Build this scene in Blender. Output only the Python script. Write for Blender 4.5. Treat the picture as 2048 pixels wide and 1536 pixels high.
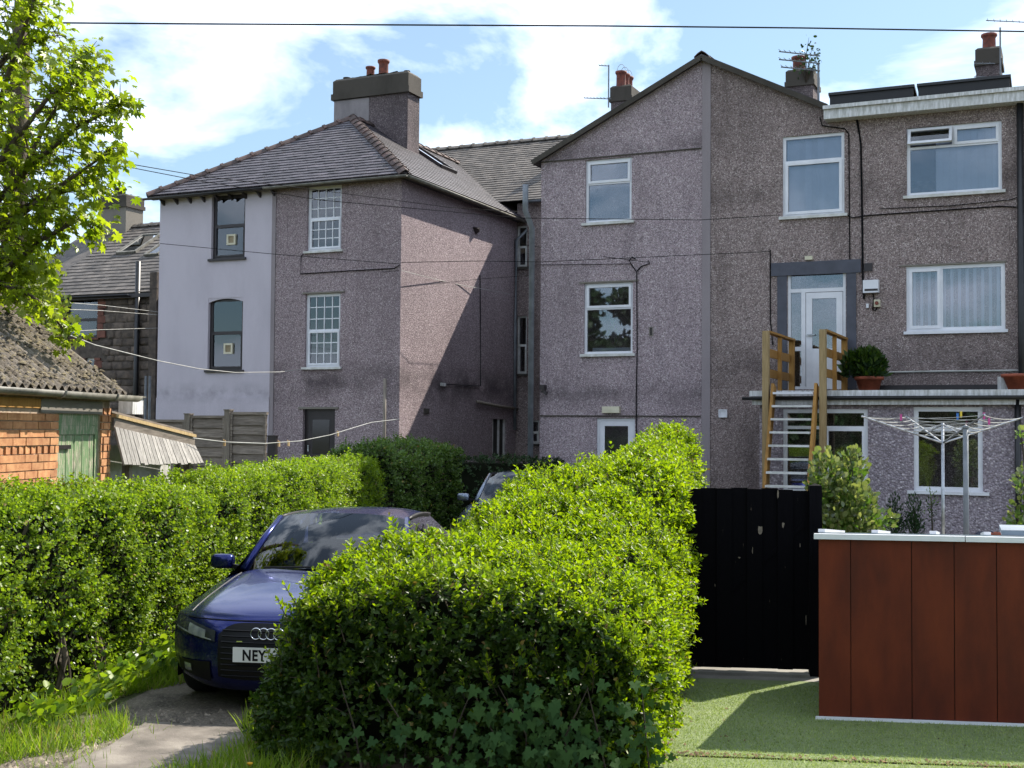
import bpy, math, random
import numpy as np
from mathutils import Vector, Matrix
random.seed(7); rng = np.random.default_rng(7)
R = math.radians
for _o in list(bpy.data.objects): bpy.data.objects.remove(_o)
sc = bpy.context.scene; COL = sc.collection

# ---------------------------------------------------------------- camera
F_PX = 2500.0; PITCH, ROLL, YAW, EYE = R(2.1), R(.45), R(24.4), 2.2
_cy, _sy, _cp, _sp, _cr, _sr = math.cos(YAW), math.sin(YAW), math.cos(PITCH), math.sin(PITCH), math.cos(ROLL), math.sin(ROLL)
FW = Vector((-_sy*_cp, _cy*_cp, _sp)); _rt = Vector((_cy, _sy, 0)); _up = _rt.cross(FW)
RT = _rt*_cr + _up*_sr; UP = _up*_cr - _rt*_sr
cam_data = bpy.data.cameras.new('camera'); cam = bpy.data.objects.new('camera', cam_data); COL.objects.link(cam)
cam_data.sensor_width = 36; cam_data.lens = F_PX/2048*36; cam_data.clip_start = .1; cam_data.clip_end = 3000
cam.matrix_world = Matrix(((RT.x, UP.x, -FW.x, 0), (RT.y, UP.y, -FW.y, 0), (RT.z, UP.z, -FW.z, EYE), (0, 0, 0, 1)))
sc.camera = cam

# ---------------------------------------------------------------- sky, sun, exposure
SUN_AZ, SUN_EL = R(24.2), R(45.5)          # azimuth measured from +Y towards +X
SUN = Vector((math.sin(SUN_AZ)*math.cos(SUN_EL), math.cos(SUN_AZ)*math.cos(SUN_EL), math.sin(SUN_EL)))
world = bpy.data.worlds.new('World'); sc.world = world; world.use_nodes = True
nt = world.node_tree; nt.nodes.clear(); N = nt.nodes.new; L = nt.links.new
sky = N('ShaderNodeTexSky'); sky.sky_type = 'NISHITA'; sky.sun_disc = False
sky.sun_elevation = SUN_EL; sky.sun_rotation = SUN_AZ; sky.air_density = 1.0; sky.dust_density = .6; sky.ozone_density = 1.6
tc = N('ShaderNodeTexCoord'); sep = N('ShaderNodeSeparateXYZ'); L(tc.outputs['Generated'], sep.inputs[0])
zz = N('ShaderNodeMath'); zz.operation = 'MAXIMUM'; L(sep.outputs['Z'], zz.inputs[0]); zz.inputs[1].default_value = 0.0
zd = N('ShaderNodeMath'); zd.operation = 'ADD'; L(zz.outputs[0], zd.inputs[0]); zd.inputs[1].default_value = .22
vx = N('ShaderNodeMath'); vx.operation = 'DIVIDE'; L(sep.outputs['X'], vx.inputs[0]); L(zd.outputs[0], vx.inputs[1])
vy = N('ShaderNodeMath'); vy.operation = 'DIVIDE'; L(sep.outputs['Y'], vy.inputs[0]); L(zd.outputs[0], vy.inputs[1])
cmb = N('ShaderNodeMapping'); L(tc.outputs['Generated'], cmb.inputs[0]); cmb.inputs['Scale'].default_value = (1, 1, 1.9); cmb.inputs['Location'].default_value = (4.7, 2.2, .9)
cn = N('ShaderNodeTexNoise'); cn.inputs['Scale'].default_value = 4.2; cn.inputs['Detail'].default_value = 7; cn.inputs['Roughness'].default_value = .56; cn.inputs['Distortion'].default_value = .35
L(cmb.outputs[0], cn.inputs['Vector'])
cr = N('ShaderNodeValToRGB'); cr.color_ramp.elements[0].position = .43; cr.color_ramp.elements[0].color = (.17, .17, .17, 1)
cr.color_ramp.elements[1].position = .56; cr.color_ramp.elements[1].color = (1, 1, 1, 1); L(cn.outputs[0], cr.inputs[0])
cloud = N('ShaderNodeRGB'); cloud.outputs[0].default_value = (11.2, 12.6, 14.8, 1)
mx = N('ShaderNodeMix'); mx.data_type = 'RGBA'; L(cr.outputs[0], mx.inputs['Factor']); tint = N('ShaderNodeMix'); tint.data_type = 'RGBA'; tint.blend_type = 'MULTIPLY'; tint.inputs['Factor'].default_value = 1; L(sky.outputs[0], tint.inputs['A']); tint.inputs['B'].default_value = (.84, 1.06, 1.10, 1); L(tint.outputs['Result'], mx.inputs['A']); L(cloud.outputs[0], mx.inputs['B'])
bg = N('ShaderNodeBackground'); bg.inputs['Strength'].default_value = .065; L(mx.outputs['Result'], bg.inputs['Color'])
out = N('ShaderNodeOutputWorld'); L(bg.outputs[0], out.inputs['Surface'])
sun_data = bpy.data.lights.new('sun', 'SUN'); sun = bpy.data.objects.new('sun', sun_data); COL.objects.link(sun)
sun_data.energy = 5.0; sun_data.angle = R(.53); sun_data.color = (1, .93, .82); sun.location = SUN*60
sun.rotation_euler = (-SUN).to_track_quat('-Z', 'Y').to_euler()
vs = sc.view_settings; vs.view_transform = 'Standard'; vs.look = 'None'; vs.exposure = 1.0; vs.gamma = 1; vs.use_curve_mapping = False
sc.cycles.max_bounces = 8; sc.cycles.diffuse_bounces = 3; sc.cycles.glossy_bounces = 3; sc.cycles.transparent_max_bounces = 12
sc.cycles.use_adaptive_sampling = True; sc.cycles.adaptive_threshold = .02; sc.cycles.use_denoising = True
sc.cycles.sample_clamp_indirect = 6; sc.cycles.caustics_reflective = False; sc.cycles.caustics_refractive = False

# ---------------------------------------------------------------- measuring helpers (photo pixel -> point on a plane of the place)
EYEV = Vector((0, 0, EYE)); PSI = R(17.4)     # the garden is turned this far against the houses
GM = Matrix.Rotation(PSI, 4, 'Z'); GI = GM.inverted()
def ray(px, py): return FW + RT*((px-1024)/F_PX) - UP*((py-768)/F_PX)
def WX(px, py, X): r = ray(px, py); return EYEV + r*(X/r.x)
def WY(px, py, Y): r = ray(px, py); return EYEV + r*(Y/r.y)
def WZ(px, py, Z=0): r = ray(px, py); return EYEV + r*((Z-EYE)/r.z)
def WD(px, py, d): return EYEV + ray(px, py)*d
def GA(px, py, a): r = GI @ ray(px, py); return GI @ EYEV + r*(a/r.x)     # garden coordinates (a across, b along, z)
def GB(px, py, b): r = GI @ ray(px, py); return GI @ EYEV + r*(b/r.y)
def GZ(px, py, z=0): return GI @ WZ(px, py, z)
def GD(px, py, d): return GI @ WD(px, py, d)

# ---------------------------------------------------------------- objects
WORLD_OF = {}
def put(o, parent=None, M=None):
    COL.objects.link(o)
    if parent is not None:
        o.parent = parent; o.matrix_parent_inverse = WORLD_OF[parent.name].inverted()
    if M is not None: o.matrix_basis = M
    WORLD_OF[o.name] = M.copy() if M is not None else Matrix()
    return o
def tag(o, label=None, cat=None, group=None, kind=None):
    if label: o['label'] = label
    if cat: o['category'] = cat
    if group: o['group'] = group
    if kind: o['kind'] = kind
    return o
def thing(name, label, cat, loc, group=None):
    o = bpy.data.objects.new(name, None); o.empty_display_size = .2
    put(o, None, Matrix.Translation(Vector(loc)))
    return tag(o, label, cat, group)
def meshobj(name, me, parent=None, M=None):
    return put(bpy.data.objects.new(name, me), parent, M)

class MB:
    """collects shapes; build() links them as one mesh object"""
    def __init__(s, M=None): s.v = []; s.f = []; s.m = []; s.M = M
    def add(s, vs, fs, mi=0):
        k = len(s.v); s.v += [tuple(v) for v in vs]; s.f += [tuple(i+k for i in f) for f in fs]; s.m += [mi]*len(fs); return s
    def quad(s, a, b, c, d, mi=0): return s.add((a, b, c, d), ((0, 1, 2, 3),), mi)
    def poly(s, pts, mi=0): return s.add(pts, (tuple(range(len(pts))),), mi)
    def box(s, x0, x1, y0, y1, z0, z1, mi=0):
        return s.add(((x0,y0,z0),(x1,y0,z0),(x1,y1,z0),(x0,y1,z0),(x0,y0,z1),(x1,y0,z1),(x1,y1,z1),(x0,y1,z1)),
                     ((0,3,2,1),(4,5,6,7),(0,1,5,4),(1,2,6,5),(2,3,7,6),(3,0,4,7)), mi)
    def bar(s, p, q, w, h, up=(0,0,1), mi=0):
        p, q = Vector(p), Vector(q); d = (q-p).normalized(); u = Vector(up)
        if abs(d.dot(u)) > .98: u = Vector((0,1,0))
        sd = d.cross(u).normalized(); u = sd.cross(d).normalized()
        vs = [c + sd*(a*w/2) + u*(b*h/2) for c in (p, q) for a, b in ((-1,-1),(1,-1),(1,1),(-1,1))]
        return s.add(vs, ((0,1,2,3),(7,6,5,4),(0,4,5,1),(1,5,6,2),(2,6,7,3),(3,7,4,0)), mi)
    def tube(s, pts, r, n=6, cap=True, mi=0):
        pts = [Vector(p) for p in pts]; rs = r if isinstance(r, (list, tuple)) else [r]*len(pts); rings = []; vs = []
        ref = Vector((0,0,1))
        for i, p in enumerate(pts):
            d = (pts[min(i+1, len(pts)-1)] - pts[max(i-1, 0)]).normalized()
            a = d.cross(ref)
            if a.length < .05: a = d.cross(Vector((0,1,0)))
            a.normalize(); b = d.cross(a).normalized()
            vs += [p + (a*math.cos(2*math.pi*k/n) + b*math.sin(2*math.pi*k/n))*rs[i] for k in range(n)]
        fs = [(i*n+k, i*n+(k+1) % n, (i+1)*n+(k+1) % n, (i+1)*n+k) for i in range(len(pts)-1) for k in range(n)]
        if cap: fs += [tuple(range(n)), tuple((len(pts)-1)*n+k for k in range(n))[::-1]]
        return s.add(vs, fs, mi)
    def lathe(s, prof, c, n=12, mi=0, cap=True):
        c = Vector(c); vs = [c + Vector((r*math.cos(2*math.pi*k/n), r*math.sin(2*math.pi*k/n), z)) for r, z in prof for k in range(n)]
        fs = [(i*n+k, i*n+(k+1) % n, (i+1)*n+(k+1) % n, (i+1)*n+k) for i in range(len(prof)-1) for k in range(n)]
        if cap: fs += [tuple(range(n))[::-1], tuple((len(prof)-1)*n+k for k in range(n))]
        return s.add(vs, fs, mi)
    def prism(s, pts, off, mi=0):
        off = Vector(off); n = len(pts); p = [Vector(q) for q in pts]
        return s.add(p + [q+off for q in p], [tuple(range(n)), tuple(range(2*n-1, n-1, -1))] + [(i, i+n, (i+1) % n + n, (i+1) % n) for i in range(n)], mi)
    def ring(s, x0, x1, z0, z1, w, y0, y1, mi=0):
        """rectangular frame in a wall that faces -Y"""
        s.box(x0, x0+w, y0, y1, z0, z1, mi); s.box(x1-w, x1, y0, y1, z0, z1, mi)
        s.box(x0+w, x1-w, y0, y1, z0, z0+w, mi); s.box(x0+w, x1-w, y0, y1, z1-w, z1, mi); return s
    def mesh(s, name, mats, smooth=False):
        me = bpy.data.meshes.new(name)
        vs = s.v if s.M is None else [tuple(s.M @ Vector(v)) for v in s.v]
        me.from_pydata(vs, [], s.f)
        for m in (mats if isinstance(mats, (list, tuple)) else [mats]): me.materials.append(m)
        if any(s.m): me.polygons.foreach_set('material_index', s.m)
        if smooth: me.polygons.foreach_set('use_smooth', [True]*len(me.polygons))
        me.update(); return me
    def build(s, name, mats, parent=None, smooth=False, fix=True):
        me = s.mesh(name, mats, smooth)
        if fix:
            import bmesh
            b = bmesh.new(); b.from_mesh(me); bmesh.ops.recalc_face_normals(b, faces=b.faces[:]); b.to_mesh(me); b.free()
        return meshobj(name, me, parent)
def one(mb, name, mats, label, cat, group=None, smooth=False, kind=None):
    """a thing that is a single mesh, origin at its base"""
    vs = mb.v if mb.M is None else [tuple(mb.M @ Vector(v)) for v in mb.v]
    a = np.array(vs); c = Vector(((a[:,0].min()+a[:,0].max())/2, (a[:,1].min()+a[:,1].max())/2, a[:,2].min()))
    mb.M = None; mb.v = [tuple(Vector(v)-c) for v in vs]
    o = mb.build(name, mats, None, smooth); o.matrix_basis = Matrix.Translation(c); WORLD_OF[o.name] = Matrix.Translation(c)
    return tag(o, label, cat, group, kind)
def big_mesh(name, V, Fq, mats, mi=None, smooth=False):
    """fast mesh from numpy: V (n,3), Fq (m,k)"""
    me = bpy.data.meshes.new(name); V = np.asarray(V, np.float32); Fq = np.asarray(Fq, np.int32); m, k = Fq.shape
    me.vertices.add(len(V)); me.vertices.foreach_set('co', V.ravel())
    me.loops.add(m*k); me.loops.foreach_set('vertex_index', Fq.ravel())
    me.polygons.add(m); me.polygons.foreach_set('loop_start', np.arange(0, m*k, k, dtype=np.int32))
    for q in mats: me.materials.append(q)
    if mi is not None: me.polygons.foreach_set('material_index', np.asarray(mi, np.int32))
    if smooth: me.polygons.foreach_set('use_smooth', np.ones(m, bool))
    me.update(calc_edges=True); me.validate(); return me

# ---------------------------------------------------------------- materials
def srgb(h):
    h = h.lstrip('#'); c = [int(h[i:i+2], 16)/255 for i in (0, 2, 4)]
    return tuple((x/12.92 if x <= .04045 else ((x+.055)/1.055)**2.4) for x in c)
class MT:
    def __init__(s, name):
        s.m = bpy.data.materials.new(name); s.m.use_nodes = True; s.t = s.m.node_tree; s.t.nodes.clear()
        s.out = s.n('ShaderNodeOutputMaterial'); s.b = s.n('ShaderNodeBsdfPrincipled'); s.l(s.b.outputs[0], s.out.inputs[0])
        s.geo = s.n('ShaderNodeNewGeometry'); s.pos = s.geo.outputs['Position']
    def n(s, k, **kw):
        x = s.t.nodes.new(k)
        for a, b in kw.items(): setattr(x, a, b)
        return x
    def l(s, a, b): s.t.links.new(a, b)
    def math(s, op, a, b=0.0, clamp=False):
        x = s.n('ShaderNodeMath', operation=op, use_clamp=clamp)
        for i, v in enumerate((a, b)):
            if isinstance(v, (int, float)): x.inputs[i].default_value = v
            else: s.l(v, x.inputs[i])
        return x.outputs[0]
    def noise(s, scale, detail=4, rough=.55, vec=None, stretch=None, dist=0):
        x = s.n('ShaderNodeTexNoise'); x.inputs['Scale'].default_value = scale; x.inputs['Detail'].default_value = detail; x.inputs['Roughness'].default_value = rough; x.inputs['Distortion'].default_value = dist
        v = vec or s.pos
        if stretch:
            mp = s.n('ShaderNodeMapping'); mp.inputs['Scale'].default_value = stretch; s.l(v, mp.inputs['Vector']); v = mp.outputs[0]
        s.l(v, x.inputs['Vector']); return x.outputs[0]
    def vor(s, scale, out='Distance', feature='F1'):
        x = s.n('ShaderNodeTexVoronoi', feature=feature); x.inputs['Scale'].default_value = scale; s.l(s.pos, x.inputs['Vector']); return x.outputs[out]
    def ramp(s, fac, stops):
        x = s.n('ShaderNodeValToRGB'); e = x.color_ramp.elements
        while len(e) < len(stops): e.new(.5)
        for q, (p, c) in zip(e, stops): q.position = p; q.color = (*c, 1) if len(c) == 3 else c
        s.l(fac, x.inputs[0]); return x.outputs[0]
    def mix(s, fac, a, b, blend='MIX'):
        x = s.n('ShaderNodeMix', data_type='RGBA', blend_type=blend)
        for k, v in (('Factor', fac), ('A', a), ('B', b)):
            i = x.inputs[k] if k == 'Factor' else [q for q in x.inputs if q.name == k and q.type == 'RGBA'][0]
            if isinstance(v, (int, float)): i.default_value = v
            elif isinstance(v, tuple): i.default_value = (*v, 1)
            else: s.l(v, i)
        return [q for q in x.outputs if q.type == 'RGBA'][0]
    def rnd(s):
        oi = s.n('ShaderNodeObjectInfo'); a = s.math('ADD', oi.outputs['Random'], s.geo.outputs['Random Per Island']); return s.math('FRACT', a)
    def zpos(s):
        x = s.n('ShaderNodeSeparateXYZ'); s.l(s.pos, x.inputs[0]); return x.outputs
    def col(s, c):
        if isinstance(c, tuple): s.b.inputs['Base Color'].default_value = (*c, 1)
        else: s.l(c, s.b.inputs['Base Color'])
        return s
    def set(s, **kw):
        for k, v in kw.items():
            i = s.b.inputs[{'rough': 'Roughness', 'metal': 'Metallic', 'spec': 'Specular IOR Level', 'ior': 'IOR', 'coat': 'Coat Weight', 'coat_rough': 'Coat Roughness', 'trans': 'Transmission Weight'}[k]]
            if isinstance(v, (int, float)): i.default_value = v
            else: s.l(v, i)
        return s
    def bump(s, h, strength=.5, dist=.01):
        x = s.n('ShaderNodeBump'); x.inputs['Strength'].default_value = strength; x.inputs['Distance'].default_value = dist; s.l(h, x.inputs['Height']); s.l(x.outputs[0], s.b.inputs['Normal']); return s
MAT = {}
def simple(name, c1, c2=None, scale=6, rough=.6, detail=5, rnd=.0, bump=0, bump_scale=60, stretch=None, metal=0, spec=.5, lo=.35, hi=.65, bdist=.004):
    m = MT(name); c2 = c2 or tuple(x*.7 for x in c1)
    n = m.noise(scale, detail, .6, stretch=stretch); c = m.ramp(n, ((lo, c1), (hi, c2)))
    if rnd:
        f = m.math('MULTIPLY_ADD', m.rnd(), 2*rnd); m.t.nodes[-1].inputs[2].default_value = 1-rnd
        g = m.n('ShaderNodeCombineColor'); [m.l(f, g.inputs[i]) for i in range(3)]; c = m.mix(1.0, c, g.outputs[0], 'MULTIPLY')
    m.col(c).set(rough=rough, metal=metal, spec=spec)
    if bump: m.bump(m.noise(bump_scale, 4, .65, stretch=stretch), bump, bdist)
    MAT[name] = m.m; return m.m

def pebble(name, dark, mid, light, stain=.35, zone=None, scale=58.0):
    """pebbledash: small stones in render, blotchy rain stains, darker damp band at its own height"""
    m = MT(name); v = m.n('ShaderNodeTexVoronoi'); v.inputs['Scale'].default_value = scale; m.l(m.pos, v.inputs['Vector'])
    g = m.n('ShaderNodeSeparateColor'); m.l(v.outputs['Color'], g.inputs[0])
    c = m.ramp(g.outputs[0], ((0.0, dark), (.45, mid), (.75, mid), (1.0, light)))
    edge = m.math('MULTIPLY', m.ramp(v.outputs['Distance'], ((.25, (0,0,0)), (.75, (1,1,1)))), .6)
    c = m.mix(edge, c, tuple(x*.45 for x in mid))
    n2 = m.noise(14, 5, .7); c = m.mix(m.math('MULTIPLY', m.ramp(n2, ((.4, (0,0,0)), (.62, (1,1,1)))), .2), c, dark)
    n1 = m.noise(.55, 6, .6, stretch=(1, 1, .45)); s1 = m.math('MULTIPLY', m.ramp(n1, ((.42, (0,0,0)), (.72, (1,1,1)))), stain)
    c = m.mix(s1, c, tuple(x*.55 for x in dark))
    n3 = m.noise(2.2, 6, .7, stretch=(1, 1, .25)); c = m.mix(m.math('MULTIPLY', m.ramp(n3, ((.52, (0,0,0)), (.7, (1,1,1)))), stain*.8), c, tuple(x*.6 for x in dark))
    stain *= .8; n5 = m.noise(3.2, 5, .7, stretch=(7, 7, .16)); n6 = m.noise(.5, 3, .5); k5 = m.math('MULTIPLY', m.ramp(n5, ((.55, (0,0,0)), (.72, (1,1,1)))), m.ramp(n6, ((.45, (0,0,0)), (.6, (.5, .5, .5))))); c = m.mix(k5, c, tuple(x*.5 for x in dark))
    for z0, z1, amt in (zone or ()):
        zp = m.zpos()[2]; mid_, hw = (z0+z1)/2, (z1-z0)/2
        d = m.math('ABSOLUTE', m.math('SUBTRACT', zp, mid_)); k = m.math('SUBTRACT', 1.0, m.math('DIVIDE', d, hw), clamp=True)
        k = m.math('MULTIPLY', m.math('MULTIPLY', k, m.ramp(m.noise(1.3, 5, .65), ((.38, (0,0,0)), (.6, (1,1,1))))), amt); c = m.mix(k, c, tuple(x*.4 for x in dark))
    h = m.math('SUBTRACT', 1.0, v.outputs['Distance'])
    m.col(c).set(rough=.9, spec=.25).bump(h, .9, .02); MAT[name] = m.m; return m.m
pebble('pebble_lilac', srgb('#6b5f63'), srgb('#b3a1a5'), srgb('#ebdedd'), .30, ((2.7, 3.9, .8),))
pebble('pebble_gable', srgb('#756a6f'), srgb('#bfadb2'), srgb('#efe3e5'), .34, ((2.5, 3.4, .55), (7.6, 8.2, .5)))
pebble('pebble_brown', srgb('#5f5351'), srgb('#ac9b98'), srgb('#e6d8d3'), .48, ((2.9, 4.0, .5), (6.4, 7.2, .45)))
pebble('pebble_low', srgb('#7a7077'), srgb('#a69ba3'), srgb('#d2c8cd'), .2, scale=30)
pebble('pebble_stack', srgb('#4a4244'), srgb('#7a6e70'), srgb('#b3a8a6'), .7)
def render_mat(name, base, stain, amt=.4, zone=None):
    m = MT(name); n = m.noise(60, 4, .7); c = m.ramp(n, ((.3, tuple(x*.86 for x in base)), (.7, tuple(min(1, x*1.06) for x in base))))
    s = m.math('MULTIPLY', m.ramp(m.noise(.8, 6, .65, stretch=(1, 1, .35)), ((.45, (0,0,0)), (.75, (1,1,1)))), amt); c = m.mix(s, c, stain)
    for z0, z1, k0 in (zone or ()):
        d = m.math('ABSOLUTE', m.math('SUBTRACT', m.zpos()[2], (z0+z1)/2)); k = m.math('SUBTRACT', 1.0, m.math('DIVIDE', d, (z1-z0)/2), clamp=True)
        k = m.math('MULTIPLY', m.math('MULTIPLY', k, m.ramp(m.noise(2.2, 5, .7), ((.4, (0,0,0)), (.62, (1,1,1))))), k0); c = m.mix(k, c, tuple(x*.35 for x in stain))
    m.col(c).set(rough=.85, spec=.3).bump(m.noise(120, 3, .7), .45, .006); MAT[name] = m.m; return m.m
render_mat('render_white', srgb('#bfb8c1'), srgb('#99929c'), .5, ((2.75, 3.35, .4),))
render_mat('render_strip', srgb('#8f8689'), srgb('#6a6267'), .5)
render_mat('concrete', srgb('#8c8880'), srgb('#5b574f'), .6)
render_mat('render_stack', srgb('#8f898b'), srgb('#4b4649'), .8)
render_mat('cap_stone', srgb('#4b4640'), srgb('#22211a'), .8)
render_mat('stucco_grey', srgb('#7d7870'), srgb('#5a544b'), .5)
simple('slate', srgb('#504a50'), srgb('#332f35'), 3.5, .55, rnd=.28, bump=.5, bump_scale=35)
simple('slate_old', srgb('#655e58'), srgb('#3f3b38'), 4, .7, rnd=.25, bump=.5, bump_scale=35)
simple('ridge_tile', srgb('#5b453f'), srgb('#3d3532'), 5, .8, rnd=.25, bump=.4)
simple('ridge_grey', srgb('#6b645d'), srgb('#47433e'), 5, .8, rnd=.2, bump=.4)
simple('terracotta', srgb('#7d4032'), srgb('#55302a'), 8, .75, rnd=.15, bump=.3)
simple('terracotta_pot', srgb('#a5563c'), srgb('#7d402d'), 8, .7)
simple('moss', srgb('#59602a'), srgb('#33391a'), 20, .95, rnd=.3, bump=.6, bump_scale=90)
simple('upvc', srgb('#dcdde2'), srgb('#cfd0d6'), 3, .32)
simple('upvc_dirty', srgb('#d6d6d8'), srgb('#a3a39f'), 7, .5, stretch=(3, 3, .6))
simple('white_paint', srgb('#d0d0cf'), srgb('#b1b0aa'), 6, .5)
simple('dark_paint', srgb('#2a2225'), srgb('#1c1719'), 6, .45)
simple('grey_paint', srgb('#4a4c58'), srgb('#3c3e49'), 4, .55)
simple('pipe_grey', srgb('#7d8288'), srgb('#63686e'), 5, .5)
simple('pipe_black', srgb('#1f1f22'), srgb('#151517'), 5, .4)
simple('gutter', srgb('#7f7c74'), srgb('#57554d'), 6, .6)
simple('cable_black', srgb('#19181a'), srgb('#131214'), 3, .9, spec=.1)
simple('cable_white', srgb('#b4b3b0'), srgb('#96958f'), 3, .8, spec=.2)
simple('steel', srgb('#b9bcc0'), srgb('#8b8f94'), 8, .35, metal=.9)
simple('brick', srgb('#bd8a5e'), srgb('#a06a44'), 12, .85, rnd=.22, bump=.5, bump_scale=90)
simple('mortar', srgb('#b7a48e'), srgb('#94826d'), 12, .95, bump=.4)
simple('stone', srgb('#6d6056'), srgb('#4a423d'), 6, .9, rnd=.3, bump=.7, bump_scale=25, bdist=.02)
simple('stone_mortar', srgb('#5d544c'), srgb('#423b36'), 8, .95, bump=.5)
simple('stone_red', srgb('#7a4f42'), srgb('#5d3d35'), 6, .9, rnd=.2, bump=.5)
def wood(name, c1, c2, rough=.75, spec=.3, rnd=.18, stretch=(14, 14, 1.2), scale=3.0, bump=.4):
    m = MT(name); n = m.noise(scale, 6, .65, stretch=stretch, dist=.4); c = m.ramp(n, ((.32, c1), (.68, c2)))
    f = m.math('MULTIPLY_ADD', m.rnd(), 2*rnd); m.t.nodes[-1].inputs[2].default_value = 1-rnd
    g = m.n('ShaderNodeCombineColor'); [m.l(f, g.inputs[i]) for i in range(3)]; c = m.mix(1.0, c, g.outputs[0], 'MULTIPLY')
    m.col(c).set(rough=rough, spec=spec).bump(n, bump, .004); MAT[name] = m.m; return m.m
wood('timber_new', srgb('#a57d42'), srgb('#8a6230'))
wood('timber_pale', srgb('#b39b72'), srgb('#8f7a55'))
wood('timber_grey', srgb('#8c8378'), srgb('#5d564d'))
wood('timber_grey_h', srgb('#8a8076'), srgb('#5b534b'), stretch=(1.2, 1.2, 14))
wood('timber_white', srgb('#a09c97'), srgb('#716d69'))
wood('timber_black', srgb('#0c0b10'), srgb('#070609'), .85, .08)
def peel(name, paint, under, amt=.55, rough=.6, spec=.5):
    m = MT(name); n = m.noise(9, 6, .75, stretch=(3, 3, .5)); k = m.ramp(n, ((amt, (0,0,0)), (amt+.06, (1,1,1))))
    c = m.mix(k, m.mix(m.noise(3, 4), paint, tuple(x*.72 for x in paint)), under); m.col(c).set(rough=rough, spec=spec).bump(n, .3, .003); MAT[name] = m.m; return m.m
peel('green_door', srgb('#6f8a60'), srgb('#a39d88'), .50)
peel('gate_black', srgb('#08070b'), srgb('#5a4f45'), .67, .85, .08)
def panel_brown():
    m = MT('panel_brown'); n = m.noise(1.8, 6, .6, stretch=(2.2, 2.2, .7)); c = m.ramp(n, ((.3, srgb('#632810')), (.55, srgb('#4c1b0b')), (.75, srgb('#311008'))))
    c = m.mix(m.math('MULTIPLY', m.noise(140, 2), .25), c, srgb('#74331a')); m.col(c).set(rough=.6, spec=.25).bump(m.noise(90, 3), .15, .003); MAT['panel_brown'] = m.m
panel_brown()
def glass(name, tint=(.9, .95, 1), ior=1.95, gtint=(1, 1, 1)):
    m = MT(name); m.t.nodes.remove(m.b)
    t = m.n('ShaderNodeBsdfTransparent'); t.inputs[0].default_value = (*tint, 1)
    g = m.n('ShaderNodeBsdfGlossy'); g.inputs['Roughness'].default_value = .015; g.inputs['Color'].default_value = (*gtint, 1)
    bn = m.n('ShaderNodeBump'); bn.inputs['Strength'].default_value = .06; bn.inputs['Distance'].default_value = .02; m.l(m.noise(1.6, 2), bn.inputs['Height']); m.l(bn.outputs[0], g.inputs['Normal'])
    fr = m.n('ShaderNodeFresnel'); fr.inputs[0].default_value = ior
    x = m.n('ShaderNodeMixShader'); m.l(fr.outputs[0], x.inputs[0]); m.l(t.outputs[0], x.inputs[1]); m.l(g.outputs[0], x.inputs[2]); m.l(x.outputs[0], m.out.inputs[0]); MAT[name] = m.m
glass('glass', (.90, .92, .96), 1.95, (.90, .94, 1.0)); glass('car_glass', (.45, .52, .52), 1.7)
simple('blind', srgb('#ecedf2'), srgb('#dfe1e8'), 4, .8, rnd=.06); simple('curtain', srgb('#d6d8e2'), srgb('#bcc0cf'), 3, .9); simple('room_dark', srgb('#3a3734'), srgb('#2b2927'), 1.5, .9)
simple('soil', srgb('#5a4b39'), srgb('#3a3024'), 5, .95, bump=.8, bump_scale=30, bdist=.03)
def leafmat(name, c1, c2, trans=.45, rough=.38, spec=.5, tcol=1.5):
    m = MT(name); r = m.rnd(); c = m.ramp(r, ((0, c1), (1, c2))); c = m.mix(m.ramp(m.noise(2.6, 3, .6), ((.38, (.22, .22, .22)), (.60, (0, 0, 0)))), c, tuple(x*.6 for x in c1)); m.col(c).set(rough=rough, spec=spec)
    t = m.n('ShaderNodeBsdfTranslucent'); tcn = m.mix(1.0, c, (tcol, tcol*1.02, tcol*.55), 'MULTIPLY'); m.l(tcn, t.inputs[0])
    x = m.n('ShaderNodeMixShader'); x.inputs[0].default_value = trans; m.l(m.b.outputs[0], x.inputs[1]); m.l(t.outputs[0], x.inputs[2]); m.l(x.outputs[0], m.out.inputs[0]); MAT[name] = m.m
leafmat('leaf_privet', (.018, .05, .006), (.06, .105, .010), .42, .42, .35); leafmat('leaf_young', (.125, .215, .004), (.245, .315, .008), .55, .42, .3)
leafmat('leaf_privet_b', (.055, .12, .016), (.13, .205, .035), .38, .40, .45); leafmat('leaf_young_lit_b', (.125, .215, .008), (.23, .31, .02), .48, .42, .3)
leafmat('leaf_sycamore', (.13, .20, .007), (.28, .34, .02), .6); leafmat('leaf_small', (.09, .14, .02), (.2, .24, .04), .45)
leafmat('leaf_ivy', (.018, .05, .012), (.04, .085, .018), .1, .75, .15); leafmat('leaf_dark', (.014, .036, .012), (.03, .062, .016), .2, .5, .25); leafmat('leaf_variegated', (.06, .11, .025), (.24, .26, .10), .35, .25, .7)
leafmat('grass', (.11, .21, .012), (.25, .34, .025), .45, .5); leafmat('straw', (.3, .25, .11), (.36, .3, .14), .3, .7)
simple('bark', srgb('#5d5243'), srgb('#3a3329'), 9, .95, bump=.8, bump_scale=30, stretch=(3, 3, .6)); simple('twig', srgb('#4a4032'), srgb('#2c261e'), 9, .95)
leafmat('leaf_dead', (.16, .10, .03), (.26, .2, .05), .2, .7); simple('hedge_heart', (.006, .009, .004), (.010, .011, .006), 8, 1.0, spec=.1)
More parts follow.
